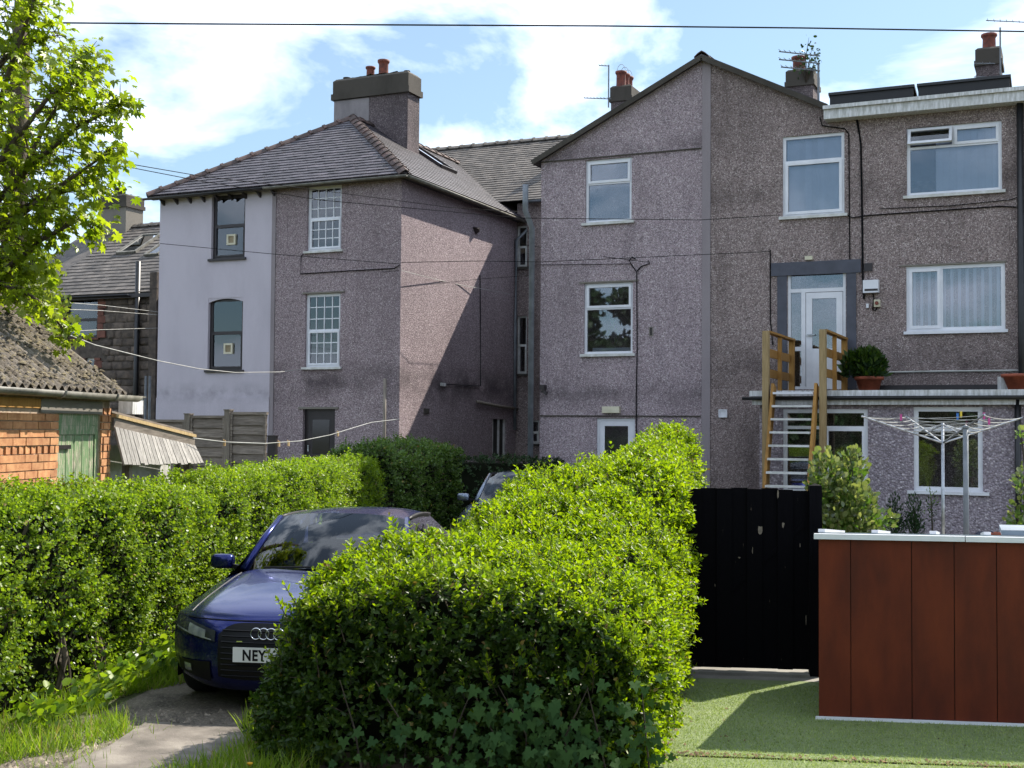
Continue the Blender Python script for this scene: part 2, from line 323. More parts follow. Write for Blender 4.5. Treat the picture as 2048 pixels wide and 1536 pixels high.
# ================================================================ SETTING: ground
def ground_z(x, y):
    b = (GI @ Vector((x, y, 0))).y
    return max(0.0, min(.42, (b-21.5)*.1)) if y > 4 else 0.0
def build_ground():
    xs = sorted(set([-600, -300, -150, -80] + [round(v, 2) for v in np.arange(-50, 40.1, 1.5)] + [80, 150, 300, 600]))
    ys = sorted(set([-600, -300, -150, -80] + [round(v, 2) for v in np.arange(-40, 60.1, 1.5)] + [90, 150, 300, 600]))
    mb = MB(); nx = len(xs)
    vs = [(x, y, ground_z(x, y) - .012) for y in ys for x in xs]
    fs = [(j*nx+i, j*nx+i+1, (j+1)*nx+i+1, (j+1)*nx+i) for j in range(len(ys)-1) for i in range(nx-1)]
    mb.add(vs, fs); m = MT('ground'); n = m.noise(.35, 6, .6); c = m.ramp(n, ((.4, (.05, .075, .02)), (.62, (.13, .10, .065))))
    m.col(c).set(rough=.95).bump(m.noise(25, 5, .7), .6, .03)
    tag(mb.build('ground', m.m, None, True), kind='structure')
build_ground()

# ================================================================ helpers for houses
def wall_mesh(breaks, top, base, holes, pt, reveal=.12, mi=0):
    """upright wall in strips; breaks: u positions where the top line bends; holes: (u0,u1,z0,z1)"""
    us = sorted(set([round(b, 4) for b in breaks] + [round(h[i], 4) for h in holes for i in (0, 1)])); mb = MB()
    us = [u for u in us if breaks[0]-1e-4 <= u <= breaks[-1]+1e-4]
    for a, b in zip(us, us[1:]):
        m = (a+b)/2; hs = sorted([(h[2], h[3]) for h in holes if h[0] < m < h[1]]); z = base
        for z0, z1 in hs:
            if z0 > z: mb.quad(pt(a, z, 0), pt(b, z, 0), pt(b, z0, 0), pt(a, z0, 0), mi)
            z = z1
        mb.quad(pt(a, z, 0), pt(b, z, 0), pt(b, top(b), 0), pt(a, top(a), 0), mi)
    for u0, u1, z0, z1 in holes:
        for (a, za), (b, zb) in (((u0, z0), (u1, z0)), ((u1, z0), (u1, z1)), ((u1, z1), (u0, z1)), ((u0, z1), (u0, z0))):
            mb.quad(pt(a, za, 0), pt(b, zb, 0), pt(b, zb, reveal), pt(a, za, reveal), mi)
    return mb
def rect(pa, pb, Y):
    """window rectangle on the wall Y from two photo corners (top-left, bottom-right)"""
    a, b = WY(*pa, Y), WY(*pb, Y); return (a.x, b.x, b.z, a.z)
def window(parent, Y, hole, lights, frame='upvc', fw=.06, depth=.06, sill=True, sill_mat='white_paint', sash_w=.045, name='window', sill_over=.06, bars=None, back=None):
    """window set in a wall facing -Y. lights: (fx0,fx1,fz0,fz1,kind) in fractions of the opening, kind 's' opening sash / 'f' fixed"""
    x0, x1, z0, z1 = hole; w, h = x1-x0, z1-z0; ys = Y+depth; mb = MB().ring(x0, x1, z0, z1, fw, ys, ys+.06)
    seen = set()
    for fx0, fx1, fz0, fz1, k in lights:
        for fx in (fx0, fx1):
            if .02 < fx < .98 and ('x', fx, fz0, fz1) not in seen: seen.add(('x', fx, fz0, fz1)); mb.box(x0+fx*w-fw*.4, x0+fx*w+fw*.4, ys+.002, ys+.058, z0+max(fz0*h, fw), z0+min(fz1*h, h-fw))
        for fz in (fz0, fz1):
            if .02 < fz < .98 and ('z', fz) not in seen: seen.add(('z', fz)); mb.box(x0+fw, x1-fw, ys+.001, ys+.057, z0+fz*h-fw*.4, z0+fz*h+fw*.4)
    wo = mb.build(name, MAT[frame], parent)
    for fx0, fx1, fz0, fz1, k in lights:
        a, b, c, d = x0+max(fx0*w, fw*.6), x0+min(fx1*w, w-fw*.6), z0+max(fz0*h, fw*.6), z0+min(fz1*h, h-fw*.6)
        if k == 's':
            MB().ring(a+.012, b-.012, c+.012, d-.012, sash_w, ys-.018, ys+.03).build('sash', MAT[frame], wo); e = sash_w
        else: e = .0
        MB().box(a+e, b-e, ys+.02, ys+.026, c+e, d-e).build('pane', MAT['glass'], wo)
        if bars:
            nc, nr = bars; bw = .011
            for i in range(1, nc): t = a+e+(b-a-2*e)*i/nc; MB().box(t-bw, t+bw, ys+.004, ys+.034, c+e, d-e).build('glazing_bar', MAT[frame], wo)
            for i in range(1, nr): t = c+e+(d-c-2*e)*i/nr; MB().box(a+e, b-e, ys+.006, ys+.032, t-bw, t+bw).build('glazing_bar', MAT[frame], wo)
    if sill: MB().box(x0-sill_over, x1+sill_over, Y-.06, ys+.01, z0-.05, z0+.004).build('sill', MAT[sill_mat], wo)
    if back: MB().box(x0-.02, x1+.02, Y+.55, Y+.56, z0-.1, z1+.1).build('back', MAT[back], wo)
    return wo
def vertical_blind(wo, x0, x1, z0, z1, Y, slat=.09, ang=25, mat='blind', fill=.52):
    n = max(1, int((x1-x0)/slat)); c, s = math.cos(R(ang)), math.sin(R(ang))
    for i in range(n):
        x = x0+(i+.5)*(x1-x0)/n; mb = MB(); hw = slat*fill
        mb.prism([(x-hw*c, Y-hw*s, z0), (x+hw*c, Y+hw*s, z0), (x+hw*c, Y+hw*s, z1), (x-hw*c, Y-hw*s, z1)], (0, .003, 0)); mb.build('blind_slat', MAT[mat], wo, fix=False)
def clip_poly(P, poly):
    """Sutherland-Hodgman, poly convex and counter-clockwise"""
    for (ax, ay), (bx, by) in zip(poly, poly[1:]+poly[:1]):
        Q = []; ins = lambda p: (bx-ax)*(p[1]-ay)-(by-ay)*(p[0]-ax) >= -1e-9
        for p, q in zip(P, P[1:]+P[:1]):
            i, j = ins(p), ins(q)
            if i: Q.append(p)
            if i != j:
                d1 = (bx-ax)*(p[1]-ay)-(by-ay)*(p[0]-ax); d2 = (bx-ax)*(q[1]-ay)-(by-ay)*(q[0]-ax); t = d1/(d1-d2); Q.append((p[0]+(q[0]-p[0])*t, p[1]+(q[1]-p[1])*t))
        P = Q
        if len(P) < 3: return []
    return P
SLATE_MESH = {}
def slates(roof, org, eu, ev, poly, w, g, mat, n_obj=0, name='slate', jit=.006, rowz=.024):
    """slates over a roof slope; org + u*eu + v*ev, poly in (u,v) convex ccw. The n_obj nearest are pieces of their own, the rest one joined part"""
    org, eu, ev = Vector(org), Vector(eu).normalized(), Vector(ev).normalized(); nn = eu.cross(ev).normalized()
    if nn.z < 0: nn = -nn
    us = [p[0] for p in poly]; vv = [p[1] for p in poly]; items = []; r = 0; v = min(vv)-.02
    while v < max(vv):
        u = min(us) - (w/2 if r % 2 else 0) - .01
        while u < max(us):
            ju, jv = random.uniform(-jit, jit), random.uniform(-jit, jit)*1.5
            rc = [(u+.002+ju, v+jv), (u+w-.003+ju, v+jv), (u+w-.003+ju, v+g+.05+jv), (u+.002+ju, v+g+.05+jv)]
            P = clip_poly(rc, poly)
            if P:
                full = len(P) == 4 and abs(sum(P[i][0]*P[(i+1) % 4][1]-P[(i+1) % 4][0]*P[i][1] for i in range(4))/2) > .97*(w-.005)*(g+.05)
                c = org+eu*u+ev*v; items.append(((c-EYEV).length, full, P, v+jv, u+ju, jv))
            u += w
        v += g; r += 1
    items.sort(key=lambda q: q[0]); key = (mat, w, g)
    if key not in SLATE_MESH:
        a, b = .002, w-.003; t = g+.05
        SLATE_MESH[key] = MB().add([(a,0,.004),(b,0,.004),(b,t,-.004),(a,t,-.004),(a,0,rowz),(b,0,rowz),(b,t,.003),(a,t,.003)], ((4,5,6,7),(0,1,5,4),(1,2,6,5),(3,0,4,7))).mesh(name, MAT[mat])
    rest = MB(); k = 0
    for d, full, P, v0, u0, jv in items:
        tilt = random.uniform(-.006, .006)
        if full and k < n_obj:
            o = org+eu*u0+ev*(v0)+nn*random.uniform(0, .004); x = (eu+nn*tilt).normalized(); y = nn.cross(x).normalized()
            M = Matrix(((x.x, y.x, nn.x, o.x), (x.y, y.y, nn.y, o.y), (x.z, y.z, nn.z, o.z), (0, 0, 0, 1))); meshobj(name, SLATE_MESH[key], roof, M); k += 1
        else:
            T = [org+eu*p[0]+ev*p[1]+nn*(rowz-(rowz-.003)*max(0, min(1, (p[1]-v0)/(g+.05)))) for p in P]; B = [org+eu*p[0]+ev*p[1]+nn*(.002) for p in P]; n = len(P)
            rest.add(T+B, [tuple(range(n))]+[(i, (i+1) % n, (i+1) % n+n, i+n) for i in range(n)])
    if rest.v: tag(rest.build(name+'_field', MAT[mat], roof, fix=False), kind='stuff')
def ridge_tiles(roof, p, q, mat='ridge_tile', L=.42, half=.15, drop=.09, name='ridge_tile', collar=True):
    p, q = Vector(p), Vector(q); d = (q-p); n = max(1, round(d.length/L)); L = d.length/n; x = d.normalized(); y = Vector((0,0,1)).cross(x).normalized(); z = x.cross(y)
    prof = [(-half, -drop), (-half*.5, -drop*.25), (0, .02), (half*.5, -drop*.25), (half, -drop)]; prof2 = [(a*1.0, b+.02) for a, b in prof]; key = (mat, round(L, 3), half, name)
    if key not in SLATE_MESH:
        mb = MB(); vs = []
        for t in (0, L-.008): vs += [(t, a, b) for a, b in prof] + [(t, a, b) for a, b in prof2]
        fs = [(5+i, 6+i, 16+i, 15+i) for i in range(4)] + [(i, i+1, 6+i, 5+i) for i in range(4)] + [(10+i, 15+i, 16+i, 11+i) for i in range(4)] + [(0, 5, 15, 10), (4, 14, 19, 9)]
        mb.add(vs, fs)
        if collar:
            vs = []
            for t in (L-.07, L+.012): vs += [(t, a*1.08, b+.022) for a, b in prof] + [(t, a*1.08, b+.045) for a, b in prof]
            mb.add(vs, [(5+i, 6+i, 16+i, 15+i) for i in range(4)] + [(i, 5+i, 6+i, i+1) for i in range(4)] + [(10+i, 11+i, 16+i, 15+i) for i in range(4)])
        SLATE_MESH[key] = mb.mesh(name, MAT[mat])
    for i in range(n):
        o = p+x*(L*i)+z*random.uniform(-.008, .008); tw = random.uniform(-.03, .03); yy = (y+z*tw).normalized(); zz2 = x.cross(yy)
        meshobj(name, SLATE_MESH[key], roof, Matrix(((x.x, yy.x, zz2.x, o.x), (x.y, yy.y, zz2.y, o.y), (x.z, yy.z, zz2.z, o.z), (0,0,0,1))))
def gutter(parent, p, q, mat='gutter', r=.055, name='gutter'):
    p, q = Vector(p), Vector(q); x = (q-p).normalized(); y = Vector((0,0,1)).cross(x).normalized(); mb = MB(); n = 7; vs = []
    for c in (p, q):
        for rr in (r, r-.008): vs += [c + y*(rr*math.cos(math.pi*k/(n-1))) + Vector((0,0,-rr*math.sin(math.pi*k/(n-1)))) for k in range(n)]
    fs = []
    for i in range(n-1): fs += [(i, i+1, 2*n+i+1, 2*n+i), (n+i, 3*n+i, 3*n+i+1, n+i+1)]
    fs += [(0, 2*n, 3*n, n), (n-1, 2*n-1, 4*n-1, 3*n-1)] + [(i, n+i, n+i+1, i+1) for i in range(n-1)] + [(2*n+i, 2*n+i+1, 3*n+i+1, 3*n+i) for i in range(n-1)]
    mb.add(vs, fs); return mb.build(name, MAT[mat], parent, True)
def chimney_pot(parent, c, r, h, mat='terracotta'):
    return MB().lathe([(r*.98, 0), (r*.92, h*.15), (r*.88, h*.75), (r*1.0, h*.84), (r*1.12, h*.88), (r*1.12, h), (r*.85, h), (r*.82, h*.6)], c, 14, cap=False).build('chimney_pot', MAT[mat], parent, True)
def stack(parent, x0, x1, y0, y1, z0, z1, cap_h, over, mat, split=None, mat2=None):
    """chimney stack with a projecting cap; split: X where the render changes"""
    if split: 
        s = MB().box(split, x1, y0, y1, z0, z1-cap_h).build('chimney', MAT[mat], parent)
        MB().box(x0, split-.003, y0-.012, y1, z0, z1-cap_h-.02).build('rendered_face', MAT[mat2], s)
    else: s = MB().box(x0, x1, y0, y1, z0, z1-cap_h).build('chimney', MAT[mat], parent)
    c = MB().box(x0-over, x1+over, y0-over, y1+over, z1-cap_h, z1-cap_h*.72)
    def fr(a, za, b, zb):
        c.add([(x0-a,y0-a,za),(x1+a,y0-a,za),(x1+a,y1+a,za),(x0-a,y1+a,za),(x0-b,y0-b,zb),(x1+b,y0-b,zb),(x1+b,y1+b,zb),(x0-b,y1+b,zb)], ((4,5,6,7),(0,1,5,4),(1,2,6,5),(2,3,7,6),(3,0,4,7)))
    fr(over*.45, z1-cap_h*.72, over*.45, z1-cap_h*.12); fr(over*.45, z1-cap_h*.12, -.04, z1)
    c.build('chimney_cap', MAT['cap_stone'], s); return s

# ================================================================ HIPPED REAR WING (white render half + pebbledash half)
YL = 25.0; YR = 31.5
xl0, xlm, xl1 = WY(317, 600, YL).x, WY(546, 600, YL).x, WY(801, 600, YL).x
ze = WY(801, 352, YL).z
house_l = thing('hipped_house', 'tall house wing with hipped slate roof, half smooth white render, half pebbledash', 'house', ((xl0+xl1)/2, (YL+YR)/2, .3), 'houses')
PY = lambda Y: (lambda u, z, d: (u, Y+d, z))
hW = [rect((424, 392), (489, 515), YL), rect((417, 597), (484, 740), YL), rect((413, 815), (476, 880), YL)]
hP = [rect((615, 374), (682, 499), YL), rect((611, 588), (679, 734), YL)]
hD = [rect((606, 818), (668, 985), YL)]
wall_mesh([xl0, xlm-.06], lambda u: ze, -.05, hW, PY(YL)).build('white_wall', MAT['render_white'], house_l)
wall_mesh([xlm-.057, xlm+.057], lambda u: ze, -.05, [], PY(YL-.012)).build('party_strip', MAT['render_strip'], house_l)
wall_mesh([xlm+.06, xl1], lambda u: ze, -.05, hP+hD, PY(YL)).build('pebbledash_wall', MAT['pebble_lilac'], house_l)
# sunlit flank and hidden sides
hS = []
sw = [WX(985, 838, xl1), WX(1012, 915, xl1)]; hS.append((sw[0].y, sw[1].y, sw[1].z, sw[0].z))
wall_mesh([YL, YR], lambda u: ze, -.05, hS, lambda u, z, d: (xl1-d, u, z)).build('flank_wall', MAT['pebble_lilac'], house_l)
MB().quad((xl0, YL, -.05), (xl0, YR+4, -.05), (xl0, YR+4, ze), (xl0, YL, ze)).build('side_wall', MAT['render_white'], house_l)
# plinth line on the white half
zb = WY(400, 795, YL).z; MB().box(xl0+.002, xlm-.062, YL-.025, YL+.002, -.05, zb).build('plinth', MAT['render_white'], house_l)
simple('lamp_dark', srgb('#17191c'), srgb('#101214'), 4, .08)
# windows
def sash_dark(hole, arch=False):
    wo = window(house_l, YL, hole, [(0, 1, .52, 1, 'f'), (0, 1, 0, .52, 's')], frame='dark_paint', fw=.085, sash_w=.035, sill_mat='dark_paint', depth=.08)
    x0, x1, z0, z1 = hole; 
    MB().box(x0+.08, x1-.02, YL+.17, YL+.175, z0+.06, z1-.1).build('blind', MAT['curtain'], wo)
    cx = x0+.55*(x1-x0); cz = z0+.30*(z1-z0); mb = MB().ring(cx-.13, cx+.13, cz-.13, cz+.13, .045, YL+.05, YL+.10); mb.box(cx-.085, cx+.085, YL+.07, YL+.10, cz-.085, cz+.085, 1)
    mb.build('window_vent', [MAT['vent_cream'], MAT['vent_tan']], wo)
    if arch:
        n = 8; pts = [(x0+(x1-x0)*i/n, YL+.01, z1-.02-.09*(abs(2*i/n-1)**2)) for i in range(n+1)]
        MB().prism(pts+[(x1, YL+.01, z1+.0), (x0, YL+.01, z1+.0)], (0, .05, 0)).build('arch_head', MAT['render_white'], wo)
    return wo
simple('vent_cream', srgb('#cfc9b2'), srgb('#bdb79f'), 4, .5); simple('vent_tan', srgb('#8f8064'), srgb('#7a6c52'), 20, .6)
wd = sash_dark(hW[0]); x0, x1, z0, z1 = hW[0]; MB().box(x0+.34, x0+.62, YL+.155, YL+.16, z0+.05, z1-.18).build('blind_panel', MAT['room_dark'], wd)
sash_dark(hW[1], True)
window(house_l, YL, hW[2], [(0, .33, 0, 1, 'f'), (.33, .66, 0, 1, 'f'), (.66, 1, 0, 1, 'f')], frame='timber_grey', fw=.06, sill=False)
for h in hP:
    wo = window(house_l, YL, h, [(0, 1, .5, 1, 'f'), (0, 1, 0, .5, 's')], frame='upvc', fw=.075, bars=(4, 3), depth=.07)
    MB().box(h[0], h[1], YL+.5, YL+.51, h[2], h[3]).build('net_curtain', MAT['curtain'], wo)
    MB().box(h[0]-.07, h[1]+.12, YL-.022, YL+.0, h[3], h[3]+.035).build('drip_mould', MAT['stucco_grey'], wo)
d = hD[0]; do = MB().box(d[0]+.06, d[1]-.06, YL+.09, YL+.13, d[2], d[3]-.05).build('back_door', MAT['dark_paint'], house_l)
MB().ring(d[0], d[1], d[2]-.05, d[3], .06, YL+.08, YL+.12).build('door_frame', MAT['dark_paint'], do)
MB().box(d[0]+.22, d[1]-.2, YL+.082, YL+.092, d[2]+.9, d[3]-.25).build('door_glass', MAT['lamp_dark'], do); MB().box(d[0]+.1, d[0]+.13, YL+.06, YL+.09, d[2]+.95, d[2]+1.1).build('door_handle', MAT['steel'], do)
MB().box(d[0]-.12, d[1]+.1, YL-.03, YL-.001, d[3], d[3]+.05).build('door_drip', MAT['stucco_grey'], do)
# flank door/window low down
s0 = hS[0]; fo = MB(); fo.box(xl1-.12, xl1-.07, s0[0], s0[1], s0[2], s0[3]); fo = fo.build('flank_window', MAT['room_dark'], house_l)
for yy in (s0[0]+.04, (s0[0]+s0[1])/2, s0[1]-.08): MB().box(xl1-.069, xl1-.03, yy, yy+.07, s0[2], s0[3]).build('frame_post', MAT['white_paint'], fo)
# roof
ov = .24; ax, ay, bx2 = xl0-ov, YL-ov, xl1+ov; zr = ze-.06; half = (bx2-ax)/2; apx = (ax+bx2)/2; apy = ay+half; apz = WY(705, 236, apy).z
zr = WY(803, 347, ay).z
A, B, P = Vector((ax, ay, zr)), Vector((bx2, ay, zr)), Vector((apx, apy, apz))
Yback = 36.0; A2, B2, P2 = Vector((ax, Yback, zr)), Vector((bx2, Yback, zr)), Vector((apx, Yback, apz))
deck = MB(); dn = Vector((0, 0, -.02))
deck.poly([A+dn, B+dn, P+dn]); deck.quad(B+dn, B2+dn, P2+dn, P+dn); deck.quad(A2+dn, A+dn, P+dn, P2+dn)
# soffits
deck.quad((ax, ay, zr-.07), (bx2, ay, zr-.07), (bx2, YL+.02, zr-.07), (ax, YL+.02, zr-.07)); deck.quad((xl1-.02, ay, zr-.07), (bx2, ay, zr-.07), (bx2, YR, zr-.07), (xl1-.02, YR, zr-.07))
roof_l = deck.build('roof', MAT['slate'], house_l, fix=False)
sl = (P-(A+B)/2); slope_len = sl.length
slates(roof_l, A, (1,0,0), sl, [(0, 0), (2*half, 0), (half, slope_len)], .26, .185, 'slate', 300)
sr = (P-Vector((bx2, apy, zr))); ll = YR-ay+.6
slates(roof_l, B, (0,1,0), sr, [(0, 0), (ll, 0), (ll+2.2, sr.length), (half, sr.length)], .26, .185, 'slate', 0)
ridge_tiles(roof_l, A+Vector((0,0,.05)), P+Vector((0,0,.05))); ridge_tiles(roof_l, B+Vector((0,0,.05)), P+Vector((0,0,.05)), L=.36); ridge_tiles(roof_l, P+Vector((0,0,.05)), P2+Vector((0,0,.05)))
MB().box(ax+.02, bx2-.02, ay+.02, ay+.045, zr-.1, zr-.025).build('fascia', MAT['timber_grey'], house_l)
MB().box(bx2-.045, bx2-.02, ay+.05, YR, zr-.1, zr-.025).build('fascia', MAT['timber_grey'], house_l)
gutter(house_l, (bx2+.04, ay-.05, zr-.045), (bx2+.04, YR+.1, zr-.06)); gutter(house_l, (ax+3.6, ay-.05, zr-.05), (bx2+.06, ay-.05, zr-.045)); gutter(house_l, (ax-.05, ay-.05, zr-.07), (ax+3.6, ay-.05, zr-.05), 'pipe_black', .05)
for i in range(9):
    x = ax+.35+i*.42; MB().prism([(x, ay+.05, zr-.1), (x, YL+.01, zr-.1), (x, YL+.01, zr-.24)], (.05, 0, 0)).build('rafter_end', MAT['dark_paint'], roof_l)
# skylight on the flank slope
v0, v1 = .62, .86
def on_slope(y, t): return Vector((bx2, y, zr)) + sr*t
k0 = [on_slope(30.3, .55), on_slope(31.25, .55), on_slope(31.25, .88), on_slope(30.3, .88)]; nn = Vector((0,1,0)).cross(sr.normalized()); nn = nn if nn.z > 0 else -nn
sk = MB()
for i in range(4): sk.bar(k0[i]+nn*.06, k0[(i+1) % 4]+nn*.06, .07, .09, nn)
sk = sk.build('skylight', MAT['dark_paint'], roof_l); MB().poly([k+nn*.07 for k in k0]).build('pane', MAT['glass'], sk)
# chimney
yc = 29.4; cx0, cx1 = WY(668, 250, yc).x, WY(815, 250, yc).x; zt = WY(740, 150, yc).z
st = stack(house_l, cx0, cx1, yc, yc+.66, 8.9, zt, .6, .07, 'pebble_stack', WY(738, 250, yc).x, 'render_stack')
for px, pr, ph in ((693, .1, .14), (740, .125, .36), (766, .15, .5), (813, .08, .12)):
    chimney_pot(st, (WY(px, 140, yc+.3).x, yc+.33, zt-.03), pr, ph, 'terracotta' if pr > .11 else 'cap_stone')
tag(MB().add(*(lambda: ([(cx0+.2+random.random()*1.9, yc+random.random()*.6, zt+random.random()*.05) for _ in range(60)], [(3*i, 3*i+1, 3*i+2) for i in range(20)]))()).build('moss', MAT['moss'], st, fix=False), kind='stuff')
# pipes on the flank
dp = WX(1027, 600, xl1).y; xx = xl1+.07
MB().tube([(bx2+.04, dp+.35, zr-.1), (bx2+.04, dp+.33, zr-.25), (xx, dp, zr-.6), (xx, dp, 5.0), (xx, dp, 2.2)], .045, 8).build('downpipe', MAT['pipe_grey'], house_l, True)
p0, p1 = WX(950, 803, xl1), WX(1034, 818, xl1); MB().tube([(xl1+.06, p0.y, p0.z), (xl1+.06, (p0.y+p1.y)/2, (p0.z+p1.z)/2-.02), (xl1+.06, p1.y-.05, p1.z)], .04, 8).build('waste_pipe', MAT['timber_grey'], house_l, True)
q = [WX(x, y, xl1) for x, y in ((958, 550), (959, 640), (959, 772), (885, 768))]; MB().tube([(xl1+.03, v.y, v.z) for v in q], .014, 5).build('conduit', MAT['pipe_black'], house_l)
v = WX(884, 769, xl1); MB().box(xl1, xl1+.06, v.y-.1, v.y+.1, v.z-.04, v.z+.04).build('junction_box', MAT['upvc_dirty'], house_l)
v = WX(852, 822, xl1); MB().box(xl1-.02, xl1+.03, v.y-.12, v.y+.12, v.z-.06, v.z+.06).build('wall_vent', MAT['cap_stone'], house_l)
v = WX(948, 462, xl1); MB().prism([(xl1, v.y-.08, v.z+.08), (xl1+.13, v.y, v.z+.05), (xl1+.13, v.y+.05, v.z-.02), (xl1, v.y+.1, v.z-.08)], (0, .05, .03)).build('lamp_bracket', MAT['dark_paint'], house_l)
# old vent pipe before the front
a = WY(770, 757, YL-.15); MB().tube([(a.x, YL-.15, .2), (a.x, YL-.15, a.z)], .04, 8).build('vent_pipe', MAT['timber_grey'], house_l, True)
# cables pinned to the corner
def cable(parent, pts, r=.012, mat='cable_black', name='cable'): return MB().tube(pts, r, 5).build(name, MAT[mat], parent)
cable(house_l, [(WY(x, y, YL).x, YL-.02, WY(x, y, YL).z) for x, y in ((608, 508), (603, 512), (602, 548), (680, 543), (790, 537), (800, 530))])

# ================================================================ MAIN RANGE behind, slate roof, between the wings
XG0 = WY(1081, 600, 23.9).x; XR0, XR1 = -20.3, 6.0; zre = WY(1058, 402, YR).z; YRI = 36.0; zri = WY(1050, 284, YRI).z
rng_t = thing('terrace_range', 'main terrace behind the wings, grey slate roof and shaded wall in the gap', 'house', (-12, 34, .3), 'houses')
hR = [rect((1034, 452), (1054, 534), YR), rect((1034, 632), (1053, 748), YR), rect((1060, 840), (1078, 888), YR)]
wall_mesh([xl1, XG0+3], lambda u: zre-.05, 0, hR, PY(YR)).build('wall', MAT['pebble_brown'], rng_t)
for h in hR: window(rng_t, YR, h, [(0, 1, .5, 1, 'f'), (0, 1, 0, .5, 's')], frame='white_paint', fw=.05, sash_w=.03, sill_mat='cap_stone')
rd = MB(); e0 = YR-.25; zed = zre-.02
rd.quad((XR0, e0, zed), (XR1, e0, zed), (XR1, YRI, zri-.03), (XR0, YRI, zri-.03)); rd.quad((XR0, YRI, zri-.03), (XR1, YRI, zri-.03), (XR1, YRI+5, zed), (XR0, YRI+5, zed)); rd.poly([(XR0, e0, zed), (XR0, YRI, zri-.03), (XR0, YRI+5, zed)]); rd.poly([(XR1, e0, zed), (XR1, YRI, zri-.03), (XR1, YRI+5, zed)])
rroof = rd.build('roof', MAT['slate_old'], rng_t, fix=False)
evr = Vector((0, YRI-e0, zri-zed)); slates(rroof, (XR0, e0, zed), (1,0,0), evr, [(0, 0), (-4.5-XR0-4, 0), (-4.5-XR0-4, evr.length), (0, evr.length)], .26, .2, 'slate_old', 0)
ridge_tiles(rroof, (XR0, YRI, zri+.06), (-7.5, YRI, zri+.06), 'ridge_grey')
gutter(rng_t, (xl1+.4, e0-.05, zed-.03), (XG0+.2, e0-.05, zed-.03), 'pipe_grey')
MB().quad((XR0, YR+.1, 0), (XR0, YRI+5, 0), (XR0, YRI+5, zed), (XR0, YR+.1, zed)).build('end_wall', MAT['render_white'], rng_t)
MB().quad((XR0, YRI+4.7, 0), (XR1, YRI+4.7, 0), (XR1, YRI+4.7, zed), (XR0, YRI+4.7, zed)).build('far_wall', MAT['pebble_brown'], rng_t)
# stacks on the range
yk = 35.6
def roof_stack(pa, pb, pots, mat='pebble_stack'):
    x0, x1 = WY(pa[0], pa[1], yk).x, WY(pb[0], pb[1], yk).x; z1 = WY(pa[0], pa[1], yk).z
    s = stack(rng_t, x0, x1, yk, yk+.9, 9.8, z1, .5, .05, mat); return s, x0, x1, z1
s1, x0, x1, z1 = roof_stack((1222, 172), (1262, 172), 3)
for i in range(3): chimney_pot(s1, ((x0+x1)/2-.05, yk+.15+.32*i, z1-.05), .16, .5); 
for i in range(3): MB().tube([((x0+x1)/2-.05+.14*math.cos(t), yk+.15+.32*i, z1+.42+.26*math.sin(t)) for t in np.linspace(0, math.pi, 9)], .008, 4).build('bird_guard', MAT['steel'], s1)
s2, x0, x1, z1 = roof_stack((1573, 140), (1626, 140), 1); chimney_pot(s2, ((x0+x1)/2-.1, yk+.4, z1-.05), .2, .5)
s3, x0, x1, z1 = roof_stack((1952, 96), (2001, 96), 1); chimney_pot(s3, ((x0+x1)/2, yk+.4, z1-.05), .19, .5)

# ================================================================ GABLED HOUSE (two halves either side of a smooth strip)
YG = 23.9
apG = WY(1406, 121, YG); evL = WY(1081, 322, YG); xs0, xs1 = WY(1404, 600, YG).x, WY(1421, 600, YG).x; xr = WY(1655, 240, YG).x; xr2 = WY(1718, 240, YG).x
slopeR = (apG.z-evL.z)/(apG.x-evL.x)
def topG(u):
    if u <= apG.x: return evL.z+(u-evL.x)*slopeR
    z = apG.z-(u-apG.x)*slopeR*1.03; return max(z, zflat) if u <= xr2+.01 else zflat
zflat = WY(1655, 238, YG).z
house_g = thing('gabled_house', 'three storey pebbledash house with wide gable, smooth strip down its middle', 'house', ((XG0+xr2)/2, 27, .35), 'houses')
hG = [rect((1171, 321), (1263, 441), YG), rect((1168, 567), (1265, 707), YG), rect((1193, 836), (1269, 1042), YG)]
hH = [rect((1565, 274), (1689, 427), YG), rect((1575, 542), (1692, 778), YG)]
wall_mesh([XG0, apG.x-1e-3 if apG.x < xs0 else xs0], topG, 0, hG, PY(YG)).build('pebbledash_wall', MAT['pebble_gable'], house_g) if apG.x >= xs0 else wall_mesh([XG0, apG.x, xs0], topG, 0, hG, PY(YG)).build('pebbledash_wall', MAT['pebble_gable'], house_g)
wall_mesh(sorted([xs0, xs1] + ([apG.x] if xs0 < apG.x < xs1 else [])), topG, 0, [], PY(YG-.014)).build('party_strip', MAT['render_strip'], house_g)
xk = apG.x+(apG.z-zflat)/(slopeR*1.03)
wall_mesh([xs1, min(xk, xr2-.1), xr2], topG, 0, hH, PY(YG)).build('brown_wall', MAT['pebble_brown'], house_g)
MB().quad((XG0, YG, 0), (XG0, YR+.3, 0), (XG0, YR+.3, evL.z), (XG0, YG, evL.z)).build('flank_wall', MAT['pebble_gable'], house_g)
xpf = XG0-.11; q0 = WX(1063, 600, xpf); MB().tube([(xpf-.0, q0.y-.35, WX(1075, 380, xpf).z), (xpf, q0.y-.35, WX(1074, 430, xpf).z), (xpf, q0.y, WX(1064, 456, xpf).z), (xpf, q0.y, .2)], .06, 10).build('soil_pipe', MAT['pipe_grey'], house_g, True)
# horizontal string lines
for y, q in ((322, (1083, 1404)), (832, (1081, 1404))):
    z = WY(1250, y-9 if y < 400 else y, YG).z; z = WY(1081, y+3, YG).z if y < 400 else z
    MB().box(WY(q[0], y, YG).x, xs0-.02, YG-.022, YG+.001, z-.012, z+.012).build('string_line', MAT['cap_stone'], house_g)
